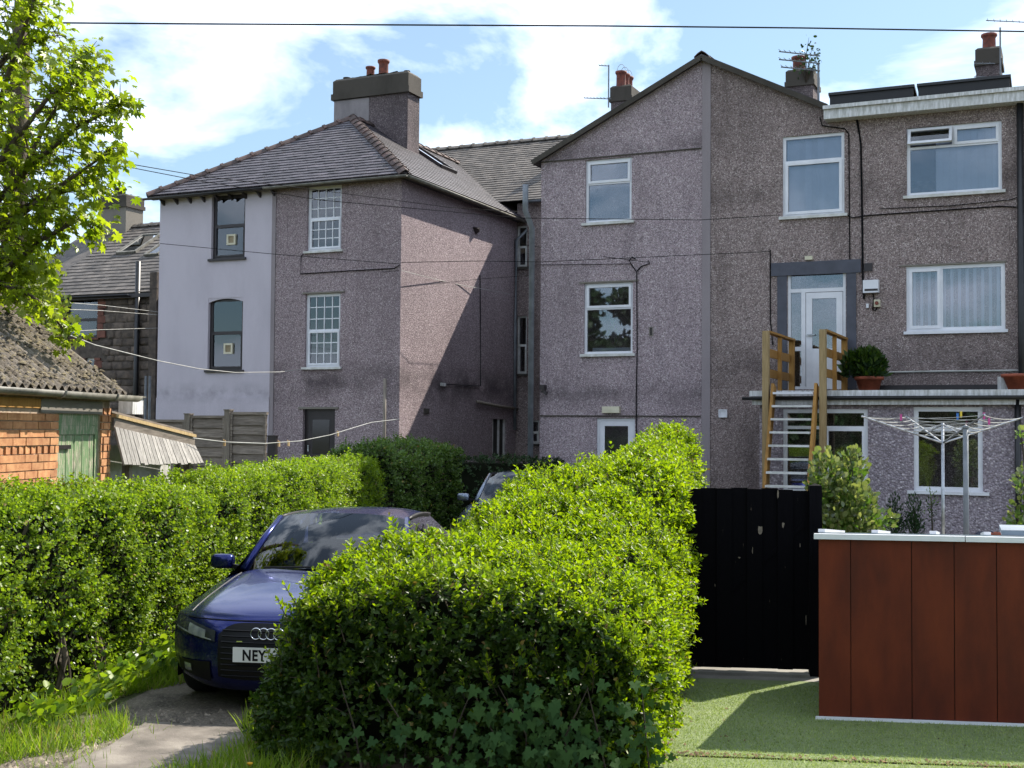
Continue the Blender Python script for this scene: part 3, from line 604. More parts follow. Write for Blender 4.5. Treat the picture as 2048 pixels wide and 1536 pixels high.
# roof slabs with thin verge
rm = MB(); yv = YG-.12; t = .1
for (xa, za), (xb, zb2) in (((XG0-.16, evL.z-.16*slopeR), (apG.x, apG.z)), ((xr+.02, topG(xr)-.0 if False else apG.z-(xr+.02-apG.x)*slopeR*1.03), (apG.x, apG.z))):
    rm.add([(xa, yv, za), (xb, yv, zb2), (xb, yv, zb2+t), (xa, yv, za+t), (xa, YRI, za), (xb, YRI, zb2), (xb, YRI, zb2+t), (xa, YRI, za+t)], ((0,1,2,3),(7,6,5,4),(0,4,5,1),(3,2,6,7),(0,3,7,4),(1,5,6,2)))
groof = rm.build('roof', MAT['slate'], house_g)
ridge_tiles(groof, (apG.x, yv, apG.z+t+.03), (apG.x, YR, apG.z+t+.03))
MB().bar((XG0-.16, yv-.012, evL.z-.16*slopeR+.03), (apG.x, yv-.012, apG.z+.03), .02, .1).build('verge_board', MAT['cap_stone'], groof)
MB().bar((xr, yv-.012, apG.z-(xr-apG.x)*slopeR*1.03+.03), (apG.x, yv-.012, apG.z+.03), .02, .1).build('verge_board', MAT['cap_stone'], groof)
# windows of the gable
def upvc_tb(parent, hole, split, blind=None, Y=YG):
    return window(parent, Y, hole, [(0, 1, split, 1, 's'), (0, 1, 0, split, 'f')], fw=.055, sash_w=.05, depth=.05)
w1 = upvc_tb(house_g, hG[0], .62); w2 = upvc_tb(house_g, hG[1], .64); h = hG[1]
MB().box(h[0]-.1, h[1]+.12, YG-.022, YG, h[3]+.0, h[3]+.03).build('drip_mould', MAT['stucco_grey'], w2)
MB().box(h[0]+.12, h[1]-.12, YG+.2, YG+.3, h[2]+.0, h[2]+.14).build('window_board', MAT['upvc'], w2)
mb = MB()
for i in range(14): c = Vector(((h[0]+h[1])/2+random.uniform(-.12, .12), YG+.3, h[2]+.18+random.random()*.45)); mb.add([c, c+Vector((random.uniform(-.09, .09), .02, .12)), c+Vector((random.uniform(-.05, .05), 0, .16))], ((0, 1, 2),))
mb.build('houseplant', MAT['leaf_variegated'], w2, fix=False)
d = hG[2]; dr = MB().ring(d[0], d[1], d[2], d[3], .055, YG+.04, YG+.1).build('back_door', MAT['upvc'], house_g)
MB().ring(d[0]+.06, d[1]-.06, d[2]+.03, d[3]-.06, .1, YG+.045, YG+.09).build('door_leaf', MAT['upvc'], dr); MB().box(d[0]+.16, d[1]-.16, YG+.06, YG+.07, d[2]+.95, d[3]-.16).build('pane', MAT['glass'], dr)
MB().box(d[0]+.16, d[1]-.16, YG+.055, YG+.075, d[2]+.13, d[2]+.95).build('door_panel', MAT['upvc'], dr); MB().box(d[0]+.09, d[0]+.12, YG+.0, YG+.04, d[2]+.95, d[2]+1.12).build('door_handle', MAT['steel'], dr)
l = rect((1207, 813), (1241, 826), YG); MB().box(l[0], l[1], YG-.09, YG, l[2], l[3]).build('bulkhead_lamp', MAT['vent_cream'], house_g)
l = rect((1438, 819), (1455, 835), YG); v = MB().ring(l[0], l[1], l[2], l[3], .02, YG-.04, YG); v.box(l[0]+.02, l[1]-.02, YG-.025, YG, l[2]+.02, l[3]-.02); v.build('vent_cover', MAT['upvc'], house_g)
l = rect((1299, 654), (1306, 672), YG); v = MB().ring(l[0], l[1], l[2], l[3], .015, YG-.02, YG+.0); v.box(l[0]+.012, l[1]-.012, YG-.008, YG, l[2], l[3], 1); v.build('wall_slot', [MAT['stucco_grey'], MAT['dark_paint']], house_g)
c = WY(1089, 776, YG); v = MB().box(c.x-.06, c.x+.05, YG-.14, YG, c.z-.04, c.z+.06); v.bar((c.x+.02, YG-.1, c.z-.04), (c.x+.1, YG-.12, c.z-.14), .05, .05); v.bar((c.x-.02, YG-.1, c.z-.08), (c.x+.12, YG-.12, c.z-.1), .04, .03); v.build('security_lamp', MAT['dark_paint'], house_g)
f = lambda pts, Y=YG: [(WY(x, y, Y).x, Y-.02, WY(x, y, Y).z) for x, y in pts]
cable(house_g, f(((1274, 905), (1273, 800), (1275, 700), (1274, 545), (1264, 530), (1259, 521), (1265, 514), (1272, 519)))); cable(house_g, f(((1275, 543), (1283, 533), (1300, 527), (1297, 521)))) 
cable(house_g, f(((1541, 500), (1541, 640), (1546, 690)))); cable(house_g, f(((1081, 530), (1180, 529), (1262, 528))), .006)
for h, s in ((hH[0], .68),):
    wo = window(house_g, YG, h, [(0, 1, s, 1, 'f'), (0, 1, 0, s, 's')], fw=.06, sash_w=.055, depth=.04); vertical_blind(wo, h[0]+.06, h[1]-.06, h[2]+.05, h[3]-.06, YG+.17, .115, 4)
# raised back door with dark surround
d = hH[1]; dr = MB().ring(d[0], d[1], d[2], d[3], .055, YG+.03, YG+.1); w = d[1]-d[0]; hh = d[3]-d[2]; zt2 = d[2]+hh*.83; xm = d[0]+w*.27
dr.box(d[0]+.055, d[1]-.055, YG+.031, YG+.098, zt2-.035, zt2+.035); dr.box(xm-.04, xm+.04, YG+.032, YG+.097, d[2]+.0, zt2-.035); dr.box(d[0]+.055, xm-.04, YG+.033, YG+.096, d[2]+hh*.34-.04, d[2]+hh*.34+.04)
dr = dr.build('upper_door', MAT['upvc'], house_g)
lf = MB().ring(xm+.05, d[1]-.065, d[2]+.02, zt2-.045, .115, YG+.035, YG+.085); lf.box(xm+.16, d[1]-.17, YG+.04, YG+.08, d[2]+.13, d[2]+hh*.34); lf.build('door_leaf', MAT['upvc'], dr)
for a in ((xm+.16, d[1]-.17, d[2]+hh*.34, zt2-.15), (d[0]+.05, xm-.04, d[2]+hh*.36, zt2-.03), (d[0]+.05, xm-.04, d[2]+.03, d[2]+hh*.32), (d[0]+.05, d[1]-.05, zt2+.03, d[3]-.05)): MB().box(a[0], a[1], YG+.06, YG+.066, a[2], a[3]).build('pane', MAT['glass'], dr)
MB().box(xm+.07, xm+.22, YG-.01, YG+.02, d[2]+1.02, d[2]+1.045).build('door_handle', MAT['steel'], dr)
j = rect((1543, 527), (1722, 545), YG); MB().box(j[0], j[1], YG-.035, YG+.0, j[2], j[3]).build('lintel', MAT['grey_paint'], dr)
for a, b in ((1555, 1574), (1693, 1713)): r_ = rect((a, 546), (b, 778), YG); MB().box(r_[0], r_[1], YG-.02, YG, r_[2], j[2]-.002).build('jamb', MAT['grey_paint'], dr)
l = rect((1611, 513), (1626, 520), YG); MB().box(l[0], l[1], YG-.07, YG, l[2], l[3]).build('porch_lamp', MAT['vent_cream'], house_g)
cable(house_g, f(((1640, 235), (1645, 252), (1690, 258), (1698, 268), (1699, 400), (1700, 528)))); 

# ================================================================ FLAT-ROOFED HOUSE
xf1 = WY(2046, 500, YG).x; zf = zflat-.04
house_f = thing('flat_roofed_house', 'brown pebbledash house with white edged flat roof and large white windows', 'house', ((xr2+xf1)/2, 27, .35), 'houses')
hF = [rect((1813, 257), (2004, 380), YG), rect((1812, 533), (2011, 659), YG)]
wall_mesh([xr2+.003, xf1+3], lambda u: zf, 0, hF, PY(YG)).build('brown_wall', MAT['pebble_brown'], house_f)
rf = MB().box(xr+.0, xf1+3, YG-.25, 30.5, zf+.0, zf+.22); rf = rf.build('flat_roof', MAT['cap_stone'], house_f)
fa = WY(1655, 238, YG-.27); za, zc = WY(1655, 238, YG-.27).z, WY(1655, 212, YG-.27).z
MB().box(xr-.02, xf1+3, YG-.28, YG-.252, za, za+(zc-za)*.72).build('fascia', MAT['upvc_dirty'], rf); MB().box(xr-.03, xf1+3, YG-.33, YG-.2, za+(zc-za)*.72+.002, zc).build('roof_trim', MAT['upvc_dirty'], rf)
MB().box(xr-.01, xf1+3, YG-.25, YG+.0, za-.004, za+.01).build('soffit', MAT['upvc_dirty'], rf)
wo = window(house_f, YG, hF[0], [(0, .5, .70, 1, 'f'), (.5, 1, .70, 1, 's'), (0, 1, 0, .70, 'f')], fw=.06, sash_w=.05, depth=.04); h = hF[0]; vertical_blind(wo, h[0]+.5, h[1]-.05, h[2]+.05, h[3]-.06, YG+.17, .115, 4)
# open top-hung vent
a0, a1, b0, b1 = h[0]+.03, (h[0]+h[1])/2-.02, h[2]+.72*(h[3]-h[2]), h[3]-.03; hg = b1-b0; ang = R(24)
Mv = Matrix.Translation(Vector((0, YG+.02, b1))) @ Matrix.Rotation(-ang, 4, 'X'); ov_ = MB(Mv).ring(a0, a1, -hg, 0, .05, -.02, .03); ov_.build('open_vent', MAT['upvc'], wo); MB(Mv).box(a0+.05, a1-.05, .0, .006, -hg+.05, -.05).build('pane', MAT['glass'], wo)
wo = window(house_f, YG, hF[1], [(0, .36, 0, 1, 's'), (.36, 1, 0, 1, 'f')], fw=.07, sash_w=.055, depth=.03, sill_mat='upvc', sill_over=.04); h = hF[1]
vertical_blind(wo, h[0]+.06, h[1]-.06, h[2]+.05, h[3]-.06, YG+.17, .125, -35, 'blind', .27); MB().box(h[0]-.1, h[1]+.02, YG-.022, YG, h[3]+.0, h[3]+.025).build('drip_mould', MAT['stucco_grey'], wo)
xp = WY(2042, 500, YG-.1).x; MB().tube([(xp, YG-.1, zf), (xp, YG-.1, .2)], .06, 8).build('downpipe', MAT['pipe_black'], house_f, True)
cable(house_f, f(((1714, 238), (1718, 262), (1722, 290), (1724, 400), (1726, 560), (1728, 598))), .02)
cable(house_f, f(((1690, 428), (1705, 436), (1730, 432), (1755, 430), (1900, 420), (2000, 413), (2040, 415)))); cable(house_f, f(((1760, 418), (1900, 412), (2020, 400), (2044, 392))), .008)
cable(house_f, f(((1762, 745), (1865, 743), (2044, 741))), .018, 'cable_white'); 
b = rect((1728, 562), (1759, 586), YG); hb = MB().box(b[0], b[1], YG-.14, YG, b[2], b[3]); hb = hb.build('heater_box', MAT['upvc'], house_f); MB().box(b[0]+.03, b[1]-.01, YG-.144, YG-.141, b[2]+.03, b[2]+.07).build('display_strip', MAT['dark_paint'], hb)
b = rect((1749, 600), (1761, 614), YG); MB().box(b[0], b[1], YG-.08, YG, b[2], b[3]).build('isolator_switch', MAT['vent_cream'], house_f)
c = WY(1755, 607, YG); MB().tube([(c.x, YG-.085, c.z), (c.x, YG-.12, c.z)], .035, 8).build('switch_knob', MAT['terracotta'], house_f)
cable(house_f, f(((1746, 587), (1748, 597), (1746, 620), (1751, 622), (1755, 615)))); b = rect((1733, 608), (1738, 616), YG); MB().box(b[0], b[1], YG-.05, YG, b[2], b[3]).build('sensor', MAT['upvc'], house_f)
b = rect((1729, 527), (1745, 542), YG); MB().box(b[0], b[1], YG-.03, YG, b[2], b[3]).build('air_brick', MAT['dark_paint'], house_f)
# closing walls behind both houses
MB().quad((xf1+3, YG, 0), (xf1+3, 31, 0), (xf1+3, 31, zf), (xf1+3, YG, zf)).build('end_wall', MAT['pebble_brown'], house_f)
# solar panels stand on the flat roof, tipped to the sun behind
simple('solar', srgb('#15161c'), srgb('#0e0f14'), 2, .25); simple('solar_back', srgb('#0d0c11'), srgb('#09080c'), 2, .5)
def solar(pa, pb, lab):
    x0, x1 = WY(pa, 200, YG+.1).x, WY(pb, 200, YG+.1).x; z0 = zc+.02; z1 = WY(1655, 189, YG+.1).z
    t = thing('solar_panel', lab, 'solar panel', ((x0+x1)/2, YG+.8, z0), 'solar panels on the flat roof')
    MB().prism([(x0, YG+.1, z1), (x1, YG+.1, z1), (x1, YG+1.2, z0+.05), (x0, YG+1.2, z0+.05)], (0, .012, .035)).build('panel', MAT['solar'], t)
    fr = MB(); fr.bar((x0, YG+.09, z1), (x1, YG+.09, z1), .03, .05); fr.bar((x0+.015, YG+.1, z1), (x0+.015, YG+1.2, z0+.05), .03, .05); fr.bar((x1-.015, YG+.1, z1), (x1-.015, YG+1.2, z0+.05), .03, .05); fr.build('panel_frame', MAT['pipe_black'], t)
    MB().box(x0+.02, x1-.02, YG+.12, YG+.14, z0, z1-.02).build('wind_shield', MAT['solar_back'], t)
solar(1657, 1829, 'long black solar panel nearest the gable on the flat roof'); solar(1834, 2022, 'long black solar panel under the far chimney, beside its twin')

# ================================================================ STONE HOUSE far left
YS = 27.0
stone_h = thing('stone_house', 'old rubble stone house with brown slate roof behind the garage', 'house', (WY(200, 700, YS).x, YS+3, .3), 'houses')
xa, xb = WY(20, 700, YS).x, WY(330, 700, YS).x; zse = WY(210, 588, YS).z; ySr = YS+4.2; zsr = WY(300, 452, ySr).z
hT = [rect((133, 598), (196, 676), YS), rect((172, 716), (190, 736), YS)]
wall_mesh([xa, xb], lambda u: zse, 0, hT, PY(YS)).build('stone_wall', MAT['stone_mortar'], stone_h); sw_ = bpy.data.objects['stone_wall']
stone_meshes = []
for k in range(6):
    mb = MB(); j = lambda s: random.uniform(-s, s)
    vs = [(-.5+j(.08), 0, -.5+j(.1)), (.5+j(.08), 0, -.5+j(.1)), (.5+j(.08), 0, .5+j(.1)), (-.5+j(.08), 0, .5+j(.1))]; vs += [(x*.82, -1+j(.25), z*.8) for x, _, z in vs]
    mb.add(vs, ((4,5,6,7),(0,1,5,4),(1,2,6,5),(2,3,7,6),(3,0,4,7))); stone_meshes.append(mb.mesh('stone', MAT['stone'], True))
z = 1.9; ns = 0
while z < zse-.1:
    hgt = random.uniform(.16, .28); x = WY(90, 700, YS).x+random.uniform(-.2, 0)
    while x < xb-.1:
        wd_ = random.uniform(.2, .48); cx, cz = x+wd_/2, z+hgt/2
        if not any(h[0]-.22 < cx < h[1]+.22 and h[2]-.25 < cz < h[3]+.25 for h in hT) and ns < 300:
            meshobj('stone', random.choice(stone_meshes), sw_, Matrix.Translation(Vector((cx, YS-.002, cz))) @ Matrix.Rotation(random.uniform(-.06, .06), 4, 'Y') @ Matrix.Diagonal((wd_*.95, random.uniform(.03, .07), hgt*.93, 1))); ns += 1
        x += wd_
    z += hgt
for h in hT:
    big = h is hT[0]; wo = window(stone_h, YS, h, [(0, 1, .48, 1, 'f'), (0, 1, 0, .48, 's')] if big else [(0, 1, 0, 1, 'f')], frame='dark_paint' if big else 'white_paint', fw=.06, sill_mat='stone_red')
    z = h[2]; i = 0
    while z < h[3]:
        for s in (-1, 1):
            w_ = .22 if (i % 2) else .3; x = h[0]-w_ if s < 0 else h[1]; MB().box(x+.01, x+w_-.01, YS-.05, YS-.002, z+.005, min(z+.2, h[3])-.005).build('quoin', MAT['stone_red'], wo)
        z += .205; i += 1
    MB().box(h[0], h[1], YS+.5, YS+.51, h[2], h[3]).build('net_curtain', MAT['curtain'], wo) if big else None
sd = MB(); e0s = YS-.2; sd.quad((xa-1, e0s, zse-.03), (xb+3, e0s, zse-.03), (xb+3, ySr, zsr), (xa-1, ySr, zsr)); sd.quad((xa-1, ySr, zsr), (xb+3, ySr, zsr), (xb+3, ySr+4, zse), (xa-1, ySr+4, zse)); sroof = sd.build('roof', MAT['slate_old'], stone_h, fix=False)
evs = Vector((0, ySr-e0s, zsr-zse+.03)); xq = WY(60, 560, YS).x; slates(sroof, (xq, e0s, zse-.03), (1,0,0), evs, [(0, 0), (xb+2.5-xq, 0), (xb+2.5-xq, evs.length), (0, evs.length)], .34, .24, 'slate_old', 300)
ridge_tiles(sroof, (xq, ySr, zsr+.06), (xb+2.5, ySr, zsr+.06), 'ridge_grey'); MB().box(xa-1, xb, e0s-.03, e0s+.0, zse-.16, zse-.05).build('fascia', MAT['dark_paint'], stone_h); gutter(stone_h, (xq, e0s-.08, zse-.06), (WY(262, 580, e0s).x, e0s-.08, zse-.08), 'pipe_black')
def lay(u, v): return Vector((u, e0s, zse-.03))+evs*v
for a, b, c, d_ in ((232, 268, .56, .82), (300, 325, .5, .72)):
    u0, u1 = WY(a, 500, YS+2.2).x, WY(b, 500, YS+2.2).x; nS = Vector((0, -(zsr-zse), ySr-e0s)).normalized(); ks = [lay(u0, c), lay(u1, c), lay(u1, d_), lay(u0, d_)]; sk = MB()
    for i in range(4): sk.bar(ks[i]+nS*.05, ks[(i+1) % 4]+nS*.05, .07, .08, nS)
    sk = sk.build('skylight', MAT['gutter'], sroof); MB().poly([k+nS*.06 for k in ks]).build('pane', MAT['glass'], sk)
yq = ySr-.4; cs = stack(stone_h, WY(197, 420, yq).x, WY(252, 420, yq).x, yq, yq+.8, zsr-.8, WY(240, 388, yq).z, .42, .05, 'stucco_grey'); c = WY(222, 388, yq); chimney_pot(cs, (c.x, yq+.4, c.z-.05), .2, .3, 'cap_stone')
tag(MB().add([(WY(197+56*random.random(), 390, yq).x, yq+random.random()*.8, WY(240, 388, yq).z+random.uniform(-.25, .06)) for _ in range(240)], [(3*i, 3*i+1, 3*i+2) for i in range(80)]).build('moss', MAT['moss'], cs, fix=False), kind='stuff')
x = WY(275, 600, YS-.15).x; MB().tube([(x, YS-.15, .3), (x, YS-.15, WY(275, 523, YS-.15).z)], .07, 8).build('soil_pipe', MAT['pipe_black'], stone_h, True)
x = WY(311, 600, YS-.4).x; MB().box(x-.12, x+.12, YS-.5, YS-.002, 0, WY(311, 545, YS-.4).z).build('buttress_pier', MAT['stone'], stone_h)
for px in (291, 299): x = WY(px, 800, YS-1.2).x; MB().tube([(x, YS-1.2, .3), (x, YS-1.2, WY(px, 752, YS-1.2).z)], .035, 6).build('rail_post', MAT['pipe_grey'], stone_h)
# ================================================================ GROUND-FLOOR EXTENSION with flat roof
YE = 21.9
ext = thing('flat_roof_extension', 'low pebbledash extension with flat roof, black gutter and two white windows', 'extension', (-2.5, 22.9, .3))
xe0, xe1 = WY(1519, 850, YE).x, WY(2100, 850, YE).x; zet = WY(1700, 797, YE).z; zroof = WY(1700, 782, YE-.15).z
hE = [rect((1566, 818), (1736, 990), YE), rect((1827, 814), (1966, 985), YE)]
wall_mesh([xe0, xe1], lambda u: zet, 0, hE, PY(YE)).build('pebbledash_wall', MAT['pebble_low'], ext)
MB().quad((xe0, YE, 0), (xe0, YG, 0), (xe0, YG, zet), (xe0, YE, zet)).build('end_wall', MAT['pebble_low'], ext)
er = MB().box(xe0-.12, xe1, YE-.14, YG-.002, zet+.002, zroof).build('flat_roof', MAT['cap_stone'], ext)
MB().box(xe0-.14, xe1, YE-.17, YE-.142, zroof-.085, zroof+.012).build('roof_edge', MAT['upvc_dirty'], er); MB().box(xe0-.1, xe1, YE-.139, YE-.11, zet-.11, zet+.0).build('fascia', MAT['upvc_dirty'], er)
gutter(ext, (xe0-.25, YE-.215, zroof-.1), (xe1, YE-.215, zroof-.1), 'pipe_black', .055)
w = window(ext, YE, hE[0], [(0, 1, .78, 1, 'f'), (0, .5, 0, .78, 'f'), (.5, 1, 0, .78, 's')], fw=.07, depth=.03)
w = window(ext, YE, hE[1], [(0, 1, .74, 1, 'f'), (0, 1, 0, .74, 'f')], fw=.075, depth=.03, sill_mat='upvc', sill_over=.1)
xq = WY(2036, 900, YE-.1).x; MB().tube([(xq, YE-.1, zroof-.1), (xq, YE-.1, .2)], .05, 8).build('downpipe', MAT['pipe_black'], ext, True)
MB().box(WY(1760, 775, YG-.3).x, WY(2010, 775, YG-.3).x, YG-.35, YG-.05, zroof+.002, zroof+.16).build('upstand', MAT['dark_paint'], er)

# ================================================================ TIMBER STAIR to the roof
yf = YE-.32; xs_l, xs_r = WY(1532, 800, yf).x, WY(1646, 800, yf).x; zrail = WY(1532, 662, yf).z
stair = thing('timber_stair', 'steep new timber stair with pale treads climbing to the extension roof', 'stairs', ((xs_l+xs_r)/2, yf-.4, .3))
for x, s in ((xs_l, 1), (xs_r, -1)):
    MB().box(x-.055, x+.055, yf-.055, yf+.055, .2, zrail).build('post', MAT['timber_pale'], stair)
    n0 = Vector((x+s*.12, yf+.08, zroof+.1)); n1 = Vector((x+s*.12, yf-.95, .25)); MB().bar(n0, n1, .05, .2, (0,1,0)).build('stringer', MAT['timber_new'], stair)
for i in range(10):
    z = zroof-.04-i*.225; y = yf-.05-i*.085; MB().box(xs_l+.15, xs_r-.15, y-.1, y+.09, z-.018, z+.018).build('tread', MAT['white_paint'] if i > 0 else MAT['upvc'], stair)
for k, (x, pb) in enumerate(((xs_l, 1580), (xs_r, 1697))):
    yb = YG-.18; rl = thing('landing_rail', ('slatted timber landing rail on the gable side of the raised door' if k == 0 else 'slatted timber landing rail by the potted conifer on the roof'), 'railing', (x, (yf+yb)/2, zroof), 'landing rails')
    MB().box(x-.05, x+.05, yb-.05, yb+.05, zroof+.002, zrail-.03).build('post', MAT['timber_new'], rl); MB().box(x-.025, x+.04, (yf+yb)/2-.04, (yf+yb)/2+.04, zroof+.002, zrail-.04).build('post', MAT['timber_new'], rl)
    MB().box(x-.06, x+.06, yf+.058, yb+.06, zrail-.028, zrail+.01).build('top_rail', MAT['timber_new'], rl)
    for z in (zrail-.36, zrail-.72): MB().box(x-.052, x-.026, yf+.06, yb+.05, z-.075, z+.075).build('rail_board', MAT['timber_new'], rl)

# ================================================================ things on the roof
def pot(name, c, r, h, mat, label, cat='plant pot', group=None, rim=True):
    t = thing(name, label, cat, c, group); x, y, z = c
    MB().lathe([(r*.62, 0), (r*.68, .01), (r*.95, h*.8), (r*1.08, h*.8), (r*1.1, h), (r*.92, h), (r*.88, h*.85), (r*.02, h*.84)], c, 18, cap=False).build('pot_body', MAT[mat], t, True); return t
c = WY(1738, 781, YG-.7); pt_ = pot('plant_pot', (c.x, YG-.7, zroof+.002), .24, .3, 'terracotta_pot', 'terracotta pot with bushy dark conifer on the extension roof', group='terracotta pots')
c = WY(2040, 778, YE+.25); pot('plant_pot', (c.x, YE+.25, zroof+.015), .27, .26, 'terracotta_pot', 'empty wide terracotta bowl at the far end of the extension roof', group='terracotta pots')
c2 = WY(2008, 770, YE+.35); one(MB().prism([(c2.x-.1, YE+.35, zroof+.015), (c2.x+.1, YE+.35, zroof+.015), (c2.x+.04, YE+.35, zroof+.24), (c2.x-.1, YE+.35, zroof+.24)], (0, .25, 0)), 'plastic_tub', MAT['upvc_dirty'], 'pale plastic tub beside the wide terracotta bowl on the roof', 'tub')

# ================================================================ foliage tools
def rand_unit(n):
    v = rng.normal(size=(n, 3)); return v/np.linalg.norm(v, axis=1)[:, None]
def norm(v): return v/np.maximum(np.linalg.norm(v, axis=1)[:, None], 1e-9)
LEAF_SHAPES = {
 'privet': (np.array([[0,0,0],[.25,.28,.06],[.27,.60,.05],[0,1,-.08],[-.27,.60,.05],[-.25,.28,.06],[0,.5,-.03]]), [(0,1,6),(1,2,6),(2,3,6),(3,4,6),(4,5,6),(5,0,6)]),
 'slim': (np.array([[0,0,0],[.28,.45,.05],[0,1,-.05],[-.28,.45,.05]]), [(0,1,2),(0,2,3)]),
 'round': (np.array([[0,0,0],[.42,.3,.05],[.38,.75,.04],[0,1,-.04],[-.38,.75,.04],[-.42,.3,.05]]), [(0,1,2),(0,2,3),(0,3,4),(0,4,5)]),
 'sycamore': (np.array([[0, 0.28, 0.0], [0.1, 0, 0.01], [0.42, 0.06, -0.01], [0.3, 0.24, 0.082], [0.62, 0.42, -0.068], [0.32, 0.5, 0.11], [0.38, 0.78, -0.014], [0.16, 0.68, 0.094], [0, 1.05, -0.208], [-0.16, 0.68, 0.094], [-0.38, 0.78, -0.014], [-0.32, 0.5, 0.11], [-0.62, 0.42, -0.068], [-0.3, 0.24, 0.082], [-0.42, 0.06, -0.01], [-0.1, 0, 0.01]]), [(0,i,i+1) for i in range(1, 15)]),
 'ivy': (np.array([[0,.25,0],[.12,0,0],[.45,.1,-.02],[.3,.36,.03],[.42,.58,-.02],[.18,.58,.02],[0,1,-.05],[-.18,.58,.02],[-.42,.58,-.02],[-.3,.36,.03],[-.45,.1,-.02],[-.12,0,0]]), [(0,i,i+1) for i in range(1, 11)]),
 'blade': (np.array([[-.5,0,0],[.5,0,0],[.3,.55,.06],[0,1,.22],[-.3,.55,.06]]), [(0,1,2),(0,2,4),(4,2,3)]),
}
def leaf_arrays(P, D, Nn, size, shape, width=1.0):
    """P base points, D leaf direction, Nn leaf normal hint, size lengths -> verts, tris"""
    S, T = LEAF_SHAPES[shape]; D = norm(D); X = norm(np.cross(D, Nn)); Z = np.cross(X, D); n, k = len(P), len(S); size = np.asarray(size)[:, None, None]
    V = P[:, None, :] + size*(S[None, :, 0:1]*width*X[:, None, :] + S[None, :, 1:2]*D[:, None, :] + S[None, :, 2:3]*Z[:, None, :])
    Fq = (np.array(T)[None] + (np.arange(n)*k)[:, None, None]).reshape(-1, 3); return V.reshape(-1, 3), Fq, len(T)
def shoots(P, A, length, pairs, leaf, shape, young=.5, spread=.9, width=.9, droop=0.0):
    """leafy shoots: base P, axis A; opposite pairs of leaves up the shoot. returns base, dir, normal, size, young flag"""
    n = len(P); A = norm(A); t0 = norm(np.cross(A, rand_unit(n))); t1 = np.cross(A, t0); out = []
    for j in range(pairs):
        f = (j+.6)/pairs; a = j*1.57+rng.random(n)*.6; s = t0*np.cos(a)[:, None]+t1*np.sin(a)[:, None]
        for sg in (1, -1):
            base = P + A*(f*length)[:, None]; dr = norm(A*(1-.55*spread+.5*f) + sg*s*spread + rng.normal(size=(n, 3))*.18 - np.array([0, 0, droop]))
            out.append((base, dr, A + rng.normal(size=(n, 3))*.35, leaf*(1.12-.45*f)*(.8+.4*rng.random(n)), np.full(n, f)))
    return [np.concatenate([o[i] for o in out]) for i in range(5)]
def leaf_mesh(name, parts, mats):
    """parts: list of (P,D,N,size,shape,width,mi array or int)"""
    Vs, Fs, Ms, k = [], [], [], 0
    for P, D, Nn, size, shape, width, mi in parts:
        V, Fq, nt_ = leaf_arrays(P, D, Nn, size, shape, width); Vs.append(V); Fs.append(Fq+k); k += len(V); mi = np.full(len(P), mi) if np.isscalar(mi) else mi; Ms.append(np.repeat(mi, nt_))
    return big_mesh(name, np.concatenate(Vs), np.concatenate(Fs), mats, np.concatenate(Ms))
def to_world(P): return P @ np.array(GM.to_3x3()).T
def vnoise(P, s, seed=0):
    """cheap smooth noise from sines"""
    r = np.random.default_rng(seed); o = np.zeros(len(P))
    for k in range(7): d = r.normal(size=3); d *= s*(.6+1.2*r.random())/np.linalg.norm(d); o += np.sin(P @ d + r.random()*6.28)
    return o/7*1.6

# ---------------------------------------------------------------- hedges: a rounded body sampled on its surface
def hedge_surface(n, prof, b0, b1, seed):
    """prof(b) -> (a_left, a_right, top(a) callable). returns points and outward normals in garden coordinates"""
    r = np.random.default_rng(seed); P, Nn = [], []
    bs = b0+(b1-b0)*r.random(n)
    return bs, r
def superbox_points(n, a0, a1, b0, b1, z0, z1, rad, r, faces=('l', 'r', 'f', 'k', 't')):
    areas = {'l': (b1-b0)*(z1-z0), 'r': (b1-b0)*(z1-z0), 'f': (a1-a0)*(z1-z0), 'k': (a1-a0)*(z1-z0), 't': (a1-a0)*(b1-b0)}; tot = sum(areas[f] for f in faces); P = []; Nn = []
    for f in faces:
        m = int(n*areas[f]/tot); u, v = r.random(m), r.random(m)
        if f in 'lr': p = np.stack([np.full(m, a0 if f == 'l' else a1), b0+(b1-b0)*u, z0+(z1-z0)*v], 1); q = np.tile([-1. if f == 'l' else 1., 0, 0], (m, 1))
        elif f in 'fk': p = np.stack([a0+(a1-a0)*u, np.full(m, b0 if f == 'f' else b1), z0+(z1-z0)*v], 1); q = np.tile([0, -1. if f == 'f' else 1., 0], (m, 1))
        else: p = np.stack([a0+(a1-a0)*u, b0+(b1-b0)*v, np.full(m, z1)], 1); q = np.tile([0, 0, 1.], (m, 1))
        P.append(p); Nn.append(q)
    P, Nn = np.concatenate(P), np.concatenate(Nn)
    # round the edges
    lo = np.array([a0+rad, b0+rad, -9]); hi = np.array([a1-rad, b1-rad, z1-rad]); C_ = np.clip(P, lo, hi); d = P-C_; L_ = np.linalg.norm(d, axis=1); k = L_ > rad; P[k] = C_[k]+d[k]/L_[k][:, None]*rad; Nn[k] = norm(d[k])
    return P, Nn
